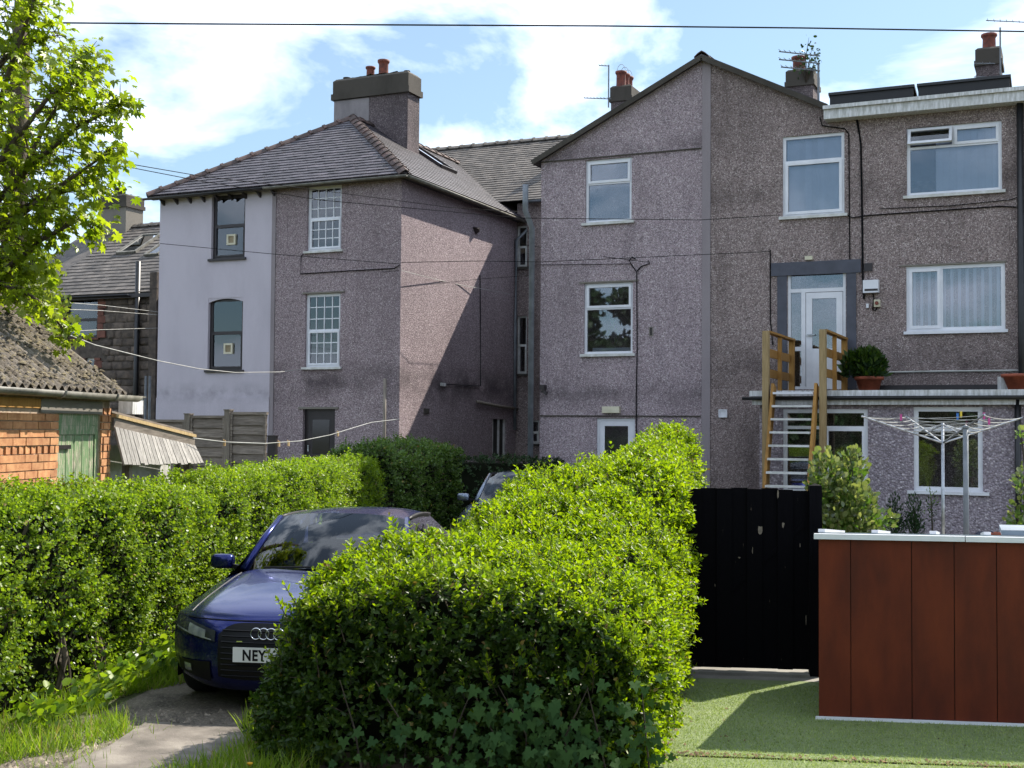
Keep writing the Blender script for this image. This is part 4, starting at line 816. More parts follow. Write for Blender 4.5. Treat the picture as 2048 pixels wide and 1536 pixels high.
# ================================================================ HEDGES
def warp_near(P):
    """bends the plain box of the near hedge into its grown shape (garden coordinates)"""
    a, b, z = P[:, 0].copy(), P[:, 1].copy(), P[:, 2].copy()
    t = np.clip((b-8.0)/6.2, 0, 1); lz = np.clip(z/1.3, 0, 1); left = np.where(b < 9.1, -2.66, -2.66+np.clip((b-9.1)/.4, 0, 1)*.85)+.24*lz**2.2; left = left + .5*np.clip((b-10.5)/4, 0, 1)
    right = -.07+.4*t; s = (a+1)/2                         # box a in -1..1
    top = 1.26+.38*t + .26*np.exp(-((b-11.6)/1.6)**2)*(1.15-.3*s) - .10*np.clip((8.7-b)/.7, 0, 1) + .46*np.clip((b-11.0)/3.0, 0, 1)*np.clip((s-.22)/.5, 0, 1) - .10*(2*s-1)**2*(1-t) - .26*np.clip((s-.72)/.28, 0, 1)**1.5*np.clip((11.4-b)/.6, 0, 1)
    a2 = left+(right-left)*s; z2 = z/1.3*top
    q = np.stack([a2, b, z2], 1); low = np.clip(1-z/1.3, 0, 1); q[:, 0] += np.where(s < .5, 1, -1)*.16*low**2 * (b > 8.4)*.0; return q
def hedge(name, label, P, Nn, core, leaf, shape, mats, n_pairs, length, young_top=.5, group='hedges', loc=None, lump=.10, width=.85, sprig_objs=0, extra=None, cat='hedge', stems=()):
    n = len(P); t = thing(name, label, cat, loc, group)
    disp = vnoise(P, 4.2, 1)*lump*1.2 + vnoise(P, 15, 2)*lump*.7 + rng.normal(size=n)*.035 + .05*(rng.random(n) < .08)*rng.random(n)*2; keep = (vnoise(P, 9, 5)+.5*vnoise(P, 23, 6) > -1.02)
    Q = P + Nn*disp[:, None]*.8; Q = Q[keep]; Nk = Nn[keep]; n = len(Q)
    A = norm(Nk*1.0 + np.array([0, 0, .75]) + rng.normal(size=(n, 3))*.42)
    base, dr, nm, sz, f = shoots(to_world(Q - Nk*.05), to_world(A), length*(.6+.8*rng.random(n)), n_pairs, leaf, shape)
    up = np.tile(np.clip(Nk[:, 2]*.9+.7*np.clip(Nk[:, 0], 0, 1)+.12+.3*(rng.random(n)-.4), 0, 1), 2*n_pairs); mi = ((f*.55+up*.8+rng.random(len(f))*.3) > .95).astype(int)  # young tips are yellow green; sunlight on top and right is painted in too
    mi[rng.random(len(mi)) < .012] = 2; sz = sz*(.62+.75*rng.random(len(sz))); parts = [(base, dr, nm, sz, shape, width, mi)]
    # inner older leaves fill the depth
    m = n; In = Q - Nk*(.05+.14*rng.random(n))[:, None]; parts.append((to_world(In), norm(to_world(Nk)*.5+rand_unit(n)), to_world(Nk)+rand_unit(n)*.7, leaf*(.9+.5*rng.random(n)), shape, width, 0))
    fo = meshobj('foliage', leaf_mesh('foliage', parts, [MAT[x] for x in mats]+[MAT['leaf_dead']]), t); tag(fo, kind='stuff')
    tw = MB(); ii = rng.choice(n, min(500, n), replace=False)
    for i in ii:
        p = Vector(to_world((Q[i]-Nk[i]*.22)[None])[0]); q = Vector(to_world((Q[i]+Nk[i]*.01+np.array((0, 0, .05))+rng.normal(size=3)*.05)[None])[0]); tw.tube([p, q], [.006, .002], 3, False)
    tag(tw.build('twigs', MAT['bark'], t, fix=False), kind='stuff')
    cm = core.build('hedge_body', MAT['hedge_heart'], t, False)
    return t
def core_mesh(a0, a1, b0, b1, z1, inset, warp=None, M=GM, nb=24):
    mb = MB(); na, nz = 8, 6
    def grid(fn, nu, nv):
        pts = np.array([fn(i/nu, j/nv) for j in range(nv+1) for i in range(nu+1)]); pts = warp(pts) if warp else pts
        pts = to_world(pts) if M is not None else pts; mb.add([tuple(p) for p in pts], [(j*(nu+1)+i, j*(nu+1)+i+1, (j+1)*(nu+1)+i+1, (j+1)*(nu+1)+i) for j in range(nv) for i in range(nu)])
    i_ = inset; A0, A1, B0, B1, Z1 = a0+i_[0], a1-i_[0], b0+i_[1], b1-i_[1], z1-i_[2]
    grid(lambda u, v: (A0+(A1-A0)*u, B0, Z1*v), na, nz); grid(lambda u, v: (A0+(A1-A0)*u, B1, Z1*v), na, nz); grid(lambda u, v: (A0, B0+(B1-B0)*u, Z1*v), nb, nz); grid(lambda u, v: (A1, B0+(B1-B0)*u, Z1*v), nb, nz); grid(lambda u, v: (A0+(A1-A0)*u, B0+(B1-B0)*v, Z1), na, nb); return mb
# near hedge
r_ = np.random.default_rng(3)
Pn, Nn_ = superbox_points(20000, -1, 1, 7.95, 14.4, 0, 1.3, .3, r_)
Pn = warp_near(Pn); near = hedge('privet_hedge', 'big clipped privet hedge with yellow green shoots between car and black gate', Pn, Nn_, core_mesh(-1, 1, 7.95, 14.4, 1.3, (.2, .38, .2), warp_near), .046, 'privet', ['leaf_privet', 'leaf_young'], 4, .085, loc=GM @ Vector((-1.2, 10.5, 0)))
# tall young shoots, one piece each
shoot_meshes = []
for k in range(6):
    L_ = random.uniform(.13, .24); Pk = np.zeros((1, 3)); Ak = np.array([[random.uniform(-.15, .15), random.uniform(-.15, .15), 1.]])
    base, dr, nm, sz, f = shoots(Pk, Ak, np.array([L_]), 5, .05, 'privet', spread=.75); Vk, Fk, tk = leaf_arrays(base, dr, nm, sz, 'privet', .85); mk = MB().add(Vk.tolist(), Fk.tolist()); mk.m = list(np.repeat((f > .25).astype(int), tk)); mk.tube([(0, 0, -.06), tuple(norm(Ak)[0]*L_*.95)], [.004, .002], 4, mi=2); me = mk.mesh('shoot', [MAT['leaf_privet'], MAT['leaf_young'], MAT['twig']])
    shoot_meshes.append(me)
idx = rng.permutation(len(Pn)); cnt = 0
for i in idx:
    p, q = Pn[i], Nn_[i]
    if cnt >= 280: break
    if p[1] > 13.8 and q[2] < .3: continue
    if q[0] < -.5 and p[1] > 9.3: continue
    if p[2] < .45: continue
    w = GM @ Vector(p); ax_ = (GM @ (Vector(q)*.55 + Vector((0, 0, .9)) + Vector(rng.normal(size=3)*.25))).normalized(); rot = ax_.to_track_quat('Z', 'X').to_matrix().to_4x4() @ Matrix.Rotation(random.random()*6.28, 4, 'Z')
    meshobj('shoot', random.choice(shoot_meshes), near, Matrix.Translation(w + ax_*.0) @ rot @ Matrix.Scale(random.uniform(.7, 1.2), 4)); cnt += 1
# left hedge
def warp_left(P):
    q = P.copy(); b = q[:, 1]; q[:, 2] *= (1 + .035*np.sin(b*.9)+.02*np.sin(b*2.3+1)); low = np.clip(1-P[:, 2]/1.0, 0, 1); q[:, 0] -= .22*low; q[:, 0] += .06*np.sin(b*1.3); q[:, 2] += np.clip((b-16)/6, 0, 1)*.12; return q
Pl, Nl = superbox_points(25000, -5.55, -4.6, 5.5, 19.9, .03, 1.64, .2, np.random.default_rng(4), ('r', 't', 'k', 'f'))
k = ~((Pl[:, 1] < 8.2) & (rng.random(len(Pl)) < .7)); Pl, Nl = Pl[k], Nl[k]; k = ~((Pl[:, 2] < .55) & (vnoise(Pl, 4, 8) < .25) & (rng.random(len(Pl)) < .75)); Pl, Nl = Pl[k], Nl[k]
Pl = warp_left(Pl); left_h = hedge('privet_hedge', 'long straight privet hedge along the drive below the brick garage', Pl, Nl, core_mesh(-5.55, -4.6, 5.5, 19.9, 1.64, (.14, .1, .12), warp_left, nb=50), .032, 'round', ['leaf_privet_b', 'leaf_young_lit_b'], 3, .08, loc=GM @ Vector((-5.1, 14, 0)), lump=.09)
stemm = MB(GM)
for b, h in ((9.45, .75), (10.1, .6), (10.9, .8), (11.8, .65)):
    st_ = MB(GM); a = -4.72; st_.tube([(a-.05, b, 0), (a, b+.03, h*.5), (a-.1, b+.08, h), (a-.2, b+.1, h+.3)], [.035, .03, .02, .012], 6); st_.build('stem', MAT['bark'], left_h)
    for s in range(3): MB(GM).tube([(a+.02, b+random.uniform(-.15, .15), 0), (a, b+random.uniform(-.2, .2), .35), (a-.1, b+random.uniform(-.3, .3), .7)], [.014, .01, .005], 5).build('stem', MAT['bark'], left_h)
# shaded darker hedge that carries on beyond it
def warp_dark(P):
    q = P.copy(); t = np.clip((q[:, 1]-19.9)/3.8, 0, 1); q[:, 0] += .75*t*(q[:, 0]+5.6)/1.1; q[:, 2] *= 1+.05*np.sin(q[:, 1]*1.7); return q
Pd, Nd = superbox_points(4200, -5.6, -4.5, 19.9, 23.7, .05, 1.86, .3, np.random.default_rng(14), ('r', 't', 'k', 'f')); Pd = warp_dark(Pd)
hedge('evergreen_hedge', 'dark shaded evergreen hedge carrying on from the end of the long privet hedge', Pd, Nd, core_mesh(-5.6, -4.5, 19.9, 23.7, 1.86, (.14, .14, .14), warp_dark), .042, 'round', ['leaf_privet', 'leaf_privet_b'], 3, .09, loc=GM @ Vector((-5, 21.8, 0)), lump=.1)
# dark hedge closing the gap between the houses
Pg, Ng = superbox_points(900, xl1+.5, XG0+.6, 23.0, 24.0, .4, WY(1000, 917, 23.4).z, .15, np.random.default_rng(5), ('f', 't', 'l', 'r'))
_tw = to_world; to_world = lambda P: P
hedge('gap_hedge', 'low dark hedge in the shaded gap between the two wings', Pg, Ng, core_mesh(xl1+.5, XG0+.6, 23.0, 24.0, WY(1000, 917, 23.4).z, (.1, .12, .1), None, None, 6), .05, 'round', ['leaf_dark', 'leaf_dark'], 3, .08, loc=((xl1+XG0)/2, 23.5, .4), lump=.05)
to_world = _tw

# ================================================================ IVY at the foot of the near hedge
ivy = thing('ivy', 'dark ivy creeping over the shaded foot of the near hedge', 'ivy', GM @ Vector((-.9, 8.0, 0)))
ivy_me = leaf_mesh('leaf', [(np.zeros((1, 3)), np.array([[0, 1., 0]]), np.array([[0, 0, 1.]]), np.array([1.]), 'ivy', 1.0, 0)], [MAT['leaf_ivy']])
cnt = 0
while cnt < 300:
    a = random.gauss(-.75, .62); z = abs(random.gauss(0, .32))
    if not (-2.1 < a < .1) or z > .85: continue
    b = 7.78+random.uniform(-.1, .1)-(.25-.25*z if random.random() < .4 else 0); w = GM @ Vector((a, b, z+.02)); nrm = (GM @ Vector((random.gauss(0, .35), -1, .5+random.gauss(0, .3)))).normalized(); dn_ = (GM @ Vector((random.gauss(0, .6), -.2, -1))).normalized()
    x = dn_.cross(nrm).normalized(); y = nrm.cross(x); s = random.uniform(.055, .105); M = Matrix(((x.x, y.x, nrm.x, w.x), (x.y, y.y, nrm.y, w.y), (x.z, y.z, nrm.z, w.z), (0,0,0,1))) @ Matrix.Scale(s, 4); meshobj('leaf', ivy_me, ivy, M); cnt += 1
for i in range(8):
    a = -1.9+.26*i; MB(GM).tube([(a, 7.85, 0), (a+random.uniform(-.1, .1), 7.82, .3), (a+random.uniform(-.2, .2), 7.84, .6)], [.008, .006, .003], 4).build('vine', MAT['twig'], ivy)
# ================================================================ DRIVE, TURF, VERGES
def sheet(name, pts_g, z, mat, nsub=1, edge=0):
    """flat sheet on the garden ground; pts in garden coordinates"""
    mb = MB(GM); mb.poly([(a, b, z) for a, b in pts_g]); return tag(mb.build(name, mat, None), kind='structure')
def drive_mat():
    m = MT('drive'); n = m.noise(1.6, 7, .65); c = m.ramp(n, ((.35, srgb('#756c60')), (.5, srgb('#5b534a')), (.6, srgb('#3a342d'))))
    c = m.mix(m.ramp(m.noise(40, 4, .7), ((.5, (0,0,0)), (.75, (.6, .6, .6)))), c, srgb('#a39a8c')); m.col(c).set(rough=.95).bump(m.noise(18, 6, .7), .7, .02); return m.m
def wobble(pts, amp, n=8, seed=0):
    r = random.Random(seed); o = []
    for (a, b), (c, d) in zip(pts, pts[1:]+pts[:1]):
        for i in range(n): t = i/n; o.append((a+(c-a)*t+r.uniform(-amp, amp), b+(d-b)*t+r.uniform(-amp, amp)))
    return o
sheet('drive', wobble([(-4.25, 4.5), (-2.45, 4.5), (-2.3, 9), (-2.0, 13), (-4.35, 13), (-4.3, 9)], .06, 10, 1), .004, drive_mat())
# slab of old concrete in the drive
def slab_mat():
    m = MT('drive_slab'); c = m.ramp(m.noise(2.5, 6, .6), ((.35, srgb('#837c73')), (.5, srgb('#69625b')), (.66, srgb('#4a453f')))); m.col(c).set(rough=.9).bump(m.noise(60, 4, .7), .4, .01); return m.m
mb = MB(GM); p = wobble([(-3.85, 6.2), (-2.72, 6.2), (-2.62, 8.9), (-3.75, 8.9)], .04, 8, 5); mb.prism([(a, b, .008) for a, b in p], (0, 0, .022)); tag(mb.build('concrete_slab', slab_mat(), None), kind='structure')
def turf_mat():
    m = MT('artificial_turf'); n = m.noise(1.2, 5, .6); c = m.ramp(n, ((.35, (.14, .20, .075)), (.65, (.19, .24, .10)))); f = m.noise(260, 3, .75); c = m.mix(m.ramp(f, ((.4, (0,0,0)), (.7, (.75, .75, .75)))), c, (.34, .38, .20)); m.col(c).set(rough=.9, spec=.2).bump(f, .9, .012); return m.m
tm = turf_mat(); sheet('artificial_turf', [(-.3, 8.62), (6, 8.72), (6, 11.3), (-.3, 11.3)], .012, tm); sheet('artificial_turf', [(-.5, 4), (6, 4), (6, 8.69), (-.5, 8.58)], .008, tm)
yard = MB(GM); yard.poly([(-.3, 11.3, .006), (7, 11.3, .006), (7, 19.5, .05), (-.3, 19.5, .05)]); tag(yard.build('yard_paving', MAT['concrete'], None), kind='structure')
# soil strip under the near hedge
sheet('hedge_bed', wobble([(-2.75, 7.3), (-.12, 7.0), (-.02, 14), (-2.2, 14)], .06, 14, 3), .016, MAT['soil'])
# ---- grass blades
def blades(name, label, region, n, hmin, hmax, seed, mats=('grass', 'straw'), cat='grass'):
    r = np.random.default_rng(seed); P = region(r, n); n = len(P); h = hmin+(hmax-hmin)*r.random(n)**1.5
    D = norm(np.stack([r.normal(size=n)*.38, r.normal(size=n)*.38, np.ones(n)], 1)); Nn = rand_unit(n); S = h
    V, Fq, nt_ = leaf_arrays(to_world(P), D, Nn, S, 'blade', .055); mi = np.repeat((r.random(n) < .07).astype(int), nt_)
    o = meshobj(name, big_mesh(name, V, Fq, [MAT[x] for x in mats], mi)); return tag(o, label, cat, kind='stuff')
def reg_left(r, n):
    b = 6.0+6.3*r.random(n); wdt = np.clip(.95-.10*(b-7), .22, 1.2)*(1+.35*np.sin(b*3.1)); a = -4.85+wdt*r.random(n)**.8; k = vnoise(np.stack([a, b, b*0], 1), 4, 9) > -.55; return np.stack([a, b, b*0], 1)[k]
blades('verge_grass', 'rough sunlit grass verge along the foot of the long hedge', reg_left, 15000, .05, .2, 11)
def reg_mid(r, n):
    b = 6.0+3.0*r.random(n); a = -2.95+.12*np.sin(b*4)+(.75)*r.random(n)-.30*np.clip(7.6-b, 0, 2); return np.stack([a, b, b*0], 1)[(a < -2.2) | (b < 7.9)]
blades('drive_grass', 'bright long grass between the drive and the near hedge', reg_mid, 7500, .06, .22, 12)
def reg_tufts(r, n):
    c = np.array([(-3.75, 7.5), (-3.95, 8.0), (-4.0, 6.9), (-3.55, 6.75), (-3.2, 6.7), (-2.9, 6.75), (-3.9, 8.6)]); i = r.integers(0, len(c), n); p = c[i]+r.normal(size=(n, 2))*.14; return np.stack([p[:, 0], p[:, 1], p[:, 0]*0], 1)
blades('drive_weeds', 'thin weed tufts growing through the worn drive', reg_tufts, 1500, .03, .13, 13)
def reg_shed(r, n): a = .9+2.4*r.random(n); return np.stack([a, 9.05+.10*r.random(n)-.0*a, a*0], 1)[vnoise(np.stack([a, a*0, a*0], 1), 5, 3) > .1]
# turf fibres, fallen bits and grit
def fibres():
    r = np.random.default_rng(31); n = 70000; a = -.2+3.2*r.random(n); b = 6.9+4.2*r.random(n)**1.2; P = to_world(np.stack([a, b, np.full(n, .012)], 1)); d = r.normal(size=(n, 3))*np.array([.009, .009, .003])+np.array([0, 0, .014]); w = rand_unit(n)*.0035; w[:, 2] = 0
    V = np.stack([P-w, P+w, P+d], 1).reshape(-1, 3); o = meshobj('turf_pile', big_mesh('turf_pile', V, np.arange(3*n).reshape(-1, 3), [MAT['turf_fibre']])); tag(o, 'short artificial grass pile in front of the gate and shed', 'artificial grass', kind='stuff')
leafmat('turf_fibre', (.17, .25, .06), (.35, .42, .15), .3, .6); fibres()
def grit(name, label, region, n, s0, s1, mat, seed):
    r = np.random.default_rng(seed); P = region(r, n); n = len(P); s = s0+(s1-s0)*r.random(n)**2.5; T = np.array([[1,0,0],[-.5,.87,0],[-.5,-.87,0],[0,0,.8]]); V = P[:, None, :]+s[:, None, None]*(T[None]*(.6+.8*r.random((n, 4, 1)))); V = to_world(V.reshape(-1, 3)); Fq = (np.array([(0,1,3),(1,2,3),(2,0,3)])[None]+(np.arange(n)*4)[:, None, None]).reshape(-1, 3)
    tag(meshobj(name, big_mesh(name, V, Fq, [MAT[mat]])), label, 'gravel', kind='stuff')
simple('grit', srgb('#8b8173'), srgb('#5b5247'), 30, .95, rnd=.4)
grit('drive_gravel', 'loose grit and small stones on the worn drive before the car', lambda r, n: np.stack([-4.3+2.0*r.random(n), 5.8+3.6*r.random(n), np.full(n, .004)], 1), 5200, .004, .03, 'grit', 41)
simple('leaf_litter', srgb('#6b5238'), srgb('#3e2f20'), 30, .95, rnd=.4)
grit('leaf_litter', 'dry leaf litter and soil crumbs along the turf seam and hedge foot', lambda r, n: np.concatenate([np.stack([-.2+3.5*r.random(n), 8.66+.03*r.normal(size=n)+.02*np.sin(np.arange(n)), np.full(n, .014)], 1), np.stack([-.22+.16*r.normal(size=3*n), 7.0+3.8*r.random(3*n), np.full(3*n, .018)], 1), np.stack([-.2+3.5*r.random(n//6), 7.4+3.2*r.random(n//6), np.full(n//6, .014)], 1)]), 520, .005, .018, 'leaf_litter', 42)
# dandelions
dand = [( -2.62, 7.25), (-2.75, 7.0), (-2.55, 7.55), (-2.85, 6.8)]
simple('dandelion', srgb('#e0b020'), srgb('#c99312'), 20, .8)
for i, (a, b) in enumerate(dand):
    t = thing('dandelion', 'small yellow dandelion in the drive grass, '+('third', 'second', 'farthest', 'first')[i]+' of four counting from the picture bottom', 'flower', GM @ Vector((a, b, 0)), 'dandelions'); MB(GM).tube([(a, b, 0), (a+.01, b, .12)], .003, 4).build('stalk', MAT['grass'], t); MB(GM).lathe([(.002, .11), (.018, .125), (.02, .132), (.004, .135)], (a+.01, b, 0), 8).build('flower_head', MAT['dandelion'], t, True)
# broad weeds under left hedge
wd_p = np.stack([-4.62+.35*rng.random(700), 8.3+4.5*rng.random(700), .03+.22*rng.random(700)], 1)
tag(meshobj('hedge_weeds', leaf_mesh('hedge_weeds', [(to_world(wd_p), norm(to_world(np.stack([.7+rng.normal(size=700)*.5, rng.normal(size=700)*.7, .5+rng.random(700)*.6], 1))), np.tile([.3, 0, 1.], (700, 1))+rand_unit(700)*.4, .05+.05*rng.random(700), 'round', .8, (rng.random(700) < .6).astype(int))], [MAT['leaf_privet_b'], MAT['leaf_young_lit_b']])), 'broad leaved weeds under the long hedge beside the car', 'weeds', kind='stuff')

# ================================================================ BLACK GATE
gb = (GZ(1500, 1350).y); ga0, ga1 = GB(1372, 1300, gb).x, GB(1617, 1300, gb).x; gz1 = GB(1500, 978, gb).z; gate = thing('garden_gate', 'tall black painted plank gate with peeling paint beside the hedge', 'gate', GM @ Vector(((ga0+ga1)/2, gb, 0)))
n = 8
for i in range(n):
    w_ = (ga1-ga0)/n; x = ga0+i*w_; MB(GM).box(x+(.001 if i % 2 == 0 else -.006), x+w_-(.001 if i % 2 == 0 else -.006), gb+(0 if i % 2 == 0 else .0225), gb+(.022 if i % 2 == 0 else .04), .055+random.uniform(0, .01), gz1+random.uniform(-.012, .012)).build('plank', MAT['gate_black'], gate)
for z in (.35, gz1-.25): MB(GM).box(ga0+.02, ga1-.02, gb+.0405, gb+.07, z-.05, z+.05).build('rail', MAT['gate_black'], gate)
MB(GM).bar((ga0+.04, gb+.058, .42), (ga1-.04, gb+.058, gz1-.32), .034, .09, (0,1,0)).build('brace', MAT['gate_black'], gate)
simple('bare_wood', srgb('#85796a'), srgb('#5e554a'), 30, .9)
for px, py, w_, h_ in ((1520, 1062, .05, .12), (1566, 1050, .03, .05), (1479, 1115, .025, .02), (1505, 1100, .008, .07), (1600, 1090, .01, .05), (1612, 1240, .008, .1), (1430, 1170, .008, .03), (1556, 990, .02, .08)):
    c = GB(px, py, gb); yk_ = gb-.002; n_ = 9; pts = [(c.x+w_*math.cos(2*math.pi*i/n_)*random.uniform(.25, .6), yk_, c.z+h_*math.sin(2*math.pi*i/n_)*random.uniform(.25, .6)) for i in range(n_)]; MB(GM).prism(pts, (0, .0015, 0)).build('paint_chip', MAT['bare_wood'], gate)
for k, (px, top, lab) in enumerate(((1359, 970, 'black gate post half buried in the hedge'), (1631, 971, 'black gate post against the brown shed'))):
    x = GB(px, 1200, gb).x; z = GB(px, top, gb).z; one(MB(GM).box(x-.055, x+.055, gb-.03, gb+.08, 0, z).prism([(x-.055, gb-.03, z), (x+.055, gb-.03, z), (x, gb+.025, z+.02)], (0, .001, 0)), 'gate_post', MAT['timber_black'], lab, 'post', 'gate posts')
one(MB(GM).box(ga0-.1, ga1+.0, gb-.10, gb+.25, .0, .035), 'threshold', MAT['concrete'], 'pale concrete threshold slab under the black gate', 'threshold')

# ================================================================ BROWN STORAGE SHED
s0, s1 = GZ(1637, 1441), GZ(2049, 1456); ang = math.atan2(s1.y-s0.y, s1.x-s0.x); SM = GM @ Matrix.Translation(Vector((s0.x, s0.y, 0))) @ Matrix.Rotation(ang, 4, 'Z') @ Matrix(((1, .22, 0, 0), (0, 1, 0, 0), (0, 0, 1, 0), (0, 0, 0, 1))); swid = (s1-s0).length+.8; sh = GB(1640, 1078, s0.y).z
shed = thing('storage_shed', 'low reddish brown panelled shed with white trim and pale lid', 'shed', SM @ Vector((swid/2, .5, 0)))
edges = [0] + [(GZ(x, 1445).x-s0.x)/math.cos(ang) for x in (1703, 1822, 1904, 1985)] + [swid*.74, swid*.87, swid]
for a, b in zip(edges, edges[1:]): MB(SM).box(a+.003, b-.003, 0+random.uniform(0, .003), .03, .035, sh).build('front_panel', MAT['panel_brown'], shed)
MB(SM).box(.004, swid-.004, .034, .05, .03, sh).build('backing', MAT['dark_paint'], shed)
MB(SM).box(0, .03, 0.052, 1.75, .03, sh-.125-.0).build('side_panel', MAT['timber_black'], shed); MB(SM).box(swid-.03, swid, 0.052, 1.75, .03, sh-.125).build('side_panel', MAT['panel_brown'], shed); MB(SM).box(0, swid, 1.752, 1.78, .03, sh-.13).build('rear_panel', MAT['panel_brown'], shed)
MB(SM).box(-.02, swid+.02, -.02, -.002, .0, .034).build('base_trim', MAT['upvc'], shed)
tr = MB(SM).box(-.03, swid*.47, -.035, .02, sh+.002, sh+.042); tr.build('top_trim', MAT['upvc'], shed); MB(SM).box(swid*.47+.006, swid+.02, -.033, .02, sh+.001, sh+.041).build('top_trim', MAT['upvc'], shed)
simple('lid_panel', srgb('#9aa6a8'), srgb('#7f8b8e'), 3, .3); simple('lid_grey', srgb('#8d97a5'), srgb('#76808d'), 3, .4)
MB(SM).prism([(.0, .03, sh+.03), (swid, .03, sh+.03), (swid, 1.80, sh-.11), (0, 1.80, sh-.11)], (0, 0, .02)).build('lid', MAT['lid_panel'], shed)
for x in (.02, .42, .85, 1.25): MB(SM).bar((x, .04, sh+.062), (x, 1.80, sh-.082), .05, .025).build('lid_batten', MAT['upvc'], shed)
MB(SM).box(1.36, swid, .3, .9, sh+.03, sh+.07).build('lid_box', MAT['lid_grey'], shed)

# ================================================================ ROTARY AIRER + line post
ab = GD(1886, 1000, 16.5); ax_, ay_ = ab.x, ab.y; zt_ = GB(1886, 846, ay_).z; zc_ = GB(1886, 886, ay_).z; zo = GB(1740, 833, ay_).z; arm = GB(2048, 833, ay_).x-ax_
air = thing('rotary_airer', 'grey rotary clothes airer with white lines open behind the shed', 'clothes airer', GM @ Vector((ax_, ay_, 0)))
MB(GM).tube([(ax_, ay_, 0), (ax_, ay_, zt_)], .022, 8).build('pole', MAT['steel'], air, True)
tips = []
for k in range(4):
    t = R(14+90*k); tip = (ax_+1.12*math.cos(t), ay_+1.12*math.sin(t), zo+.02*(k % 2)); tips.append(tip); MB(GM).tube([(ax_, ay_, zc_), tip], .013, 6).build('arm', MAT['steel'], air); MB(GM).tube([(ax_, ay_, zt_-.02), tuple(np.array((ax_, ay_, zc_))*.62+np.array(tip)*.38)], .009, 5).build('strut', MAT['steel'], air)
for f in (.35, .48, .6, .72, .84, .97):
    cs = [np.array((ax_, ay_, zc_))*(1-f)+np.array(tip)*f for tip in tips]
    for k in range(4):
        p, q = cs[k], cs[(k+1) % 4]; m_ = (p+q)/2-np.array((0, 0, .03)); MB(GM).tube([p, p*.5+m_*.5-np.array((0,0,.008)), m_, q*.5+m_*.5-np.array((0,0,.008)), q], .004, 4).build('line', MAT['cable_white'], air)
simple('peg_pink', srgb('#d0559b'), srgb('#b84687'), 3, .5); simple('peg_blue', srgb('#3a79c4'), srgb('#2f67aa'), 3, .5); simple('peg_wood', srgb('#c4a57a'), srgb('#a3865e'), 3, .7); simple('peg_yellow', srgb('#d8c040'), srgb('#c0a830'), 3, .5)
pegn = 0
for px, py, m_, lab in ((1802, 832, 'peg_pink', 'pink clothes peg hanging on the airer line by the ladder side'), (1915, 830, 'peg_blue', 'blue clothes peg in the middle of the airer lines'), (1922, 826, 'peg_yellow', 'yellow clothes peg next to the blue one on the airer'), (1968, 829, 'peg_pink', 'pink clothes peg on the far side of the airer'), (1978, 840, 'peg_pink', 'lower pink clothes peg on the far side of the airer')):
    c = GB(px, py, ay_-.55); one(MB(GM).box(c.x-.009, c.x+.009, c.y-.008, c.y+.008, c.z-.06, c.z+.02).box(c.x-.013, c.x-.0095, c.y-.006, c.y+.006, c.z-.05, c.z+.03).box(c.x+.0095, c.x+.013, c.y-.006, c.y+.006, c.z-.05, c.z+.03), 'clothes_peg', MAT[m_], lab, 'clothes peg', 'pegs on the airer')
pc = GD(1932, 1000, 15.6); one(MB(GM).tube([(pc.x, pc.y, 0), (pc.x, pc.y, GB(1932, 857, pc.y).z)], .034, 10).lathe([(.04, 0), (.04, .03), (.0, .05)], (pc.x, pc.y, GB(1932, 857, pc.y).z), 10), 'line_post', MAT['pipe_grey'], 'plain grey steel post standing just beside the rotary airer', 'post', smooth=True)

# ================================================================ SHRUBS
def blob_shrub(name, label, cat, centres, n, leaf, shape, mats, base, group='shrubs', up=.6, young=.5, M=True, trunk=True):
    """leaves through the volume of several ellipsoids (garden coordinates)"""
    t = thing(name, label, cat, GM @ Vector(base) if M else Vector(base), group); parts = []; tw_ = to_world if M else (lambda P: P)
    tot = sum(c[3]*c[4]*c[5] for c in centres)
    for cx, cy, cz, rx, ry, rz in centres:
        m = int(n*rx*ry*rz/tot); u = rand_unit(m); rr = rng.random(m)**.35; P = np.stack([cx+rx*u[:, 0]*rr, cy+ry*u[:, 1]*rr, cz+rz*u[:, 2]*rr], 1); k = P[:, 2] > base[2]+.02; P, u, rr = P[k], u[k], rr[k]; m = len(P)
        D = norm(u*.7+np.array([0, 0, up])+rand_unit(m)*.6); mi = ((rr*.6+.4*rng.random(m)+.25*u[:, 2]) > 1-young*.6).astype(int); parts.append((tw_(P), tw_(D), tw_(norm(u+np.array([0, 0, .6])))+rand_unit(m)*.5, leaf*(.7+.6*rng.random(m)), shape, .8, mi))
    tag(meshobj('foliage', leaf_mesh('foliage', parts, [MAT[x] for x in mats]), t), kind='stuff')
    if trunk:
        for cx, cy, cz, rx, ry, rz in centres: MB(GM if M else None).tube([base, ((base[0]+cx)/2+.03, (base[1]+cy)/2, base[2]+(cz-base[2])*.5), (cx, cy, cz+rz*.4)], [.025, .018, .006], 5).build('stem', MAT['twig'], t)
    return t
def gc(px, py, d, rx, ry, rz): v = GD(px, py, d); return (v.x, v.y, v.z, rx, ry, rz)
v = GD(1690, 1100, 13.2)
blob_shrub('euonymus_shrub', 'tall upright glossy shrub with cream edged leaves behind the gate post', 'shrub', [gc(1652, 960, 13.2, .18, .2, .34), gc(1705, 955, 13.4, .16, .2, .33), gc(1690, 1010, 13.2, .34, .3, .28), gc(1640, 985, 13.1, .16, .2, .2), gc(1752, 1040, 13, .24, .2, .1), gc(1680, 1075, 13, .4, .3, .35)], 3400, .06, 'round', ['leaf_privet_b', 'leaf_variegated'], (v.x, v.y, .02), young=.55)
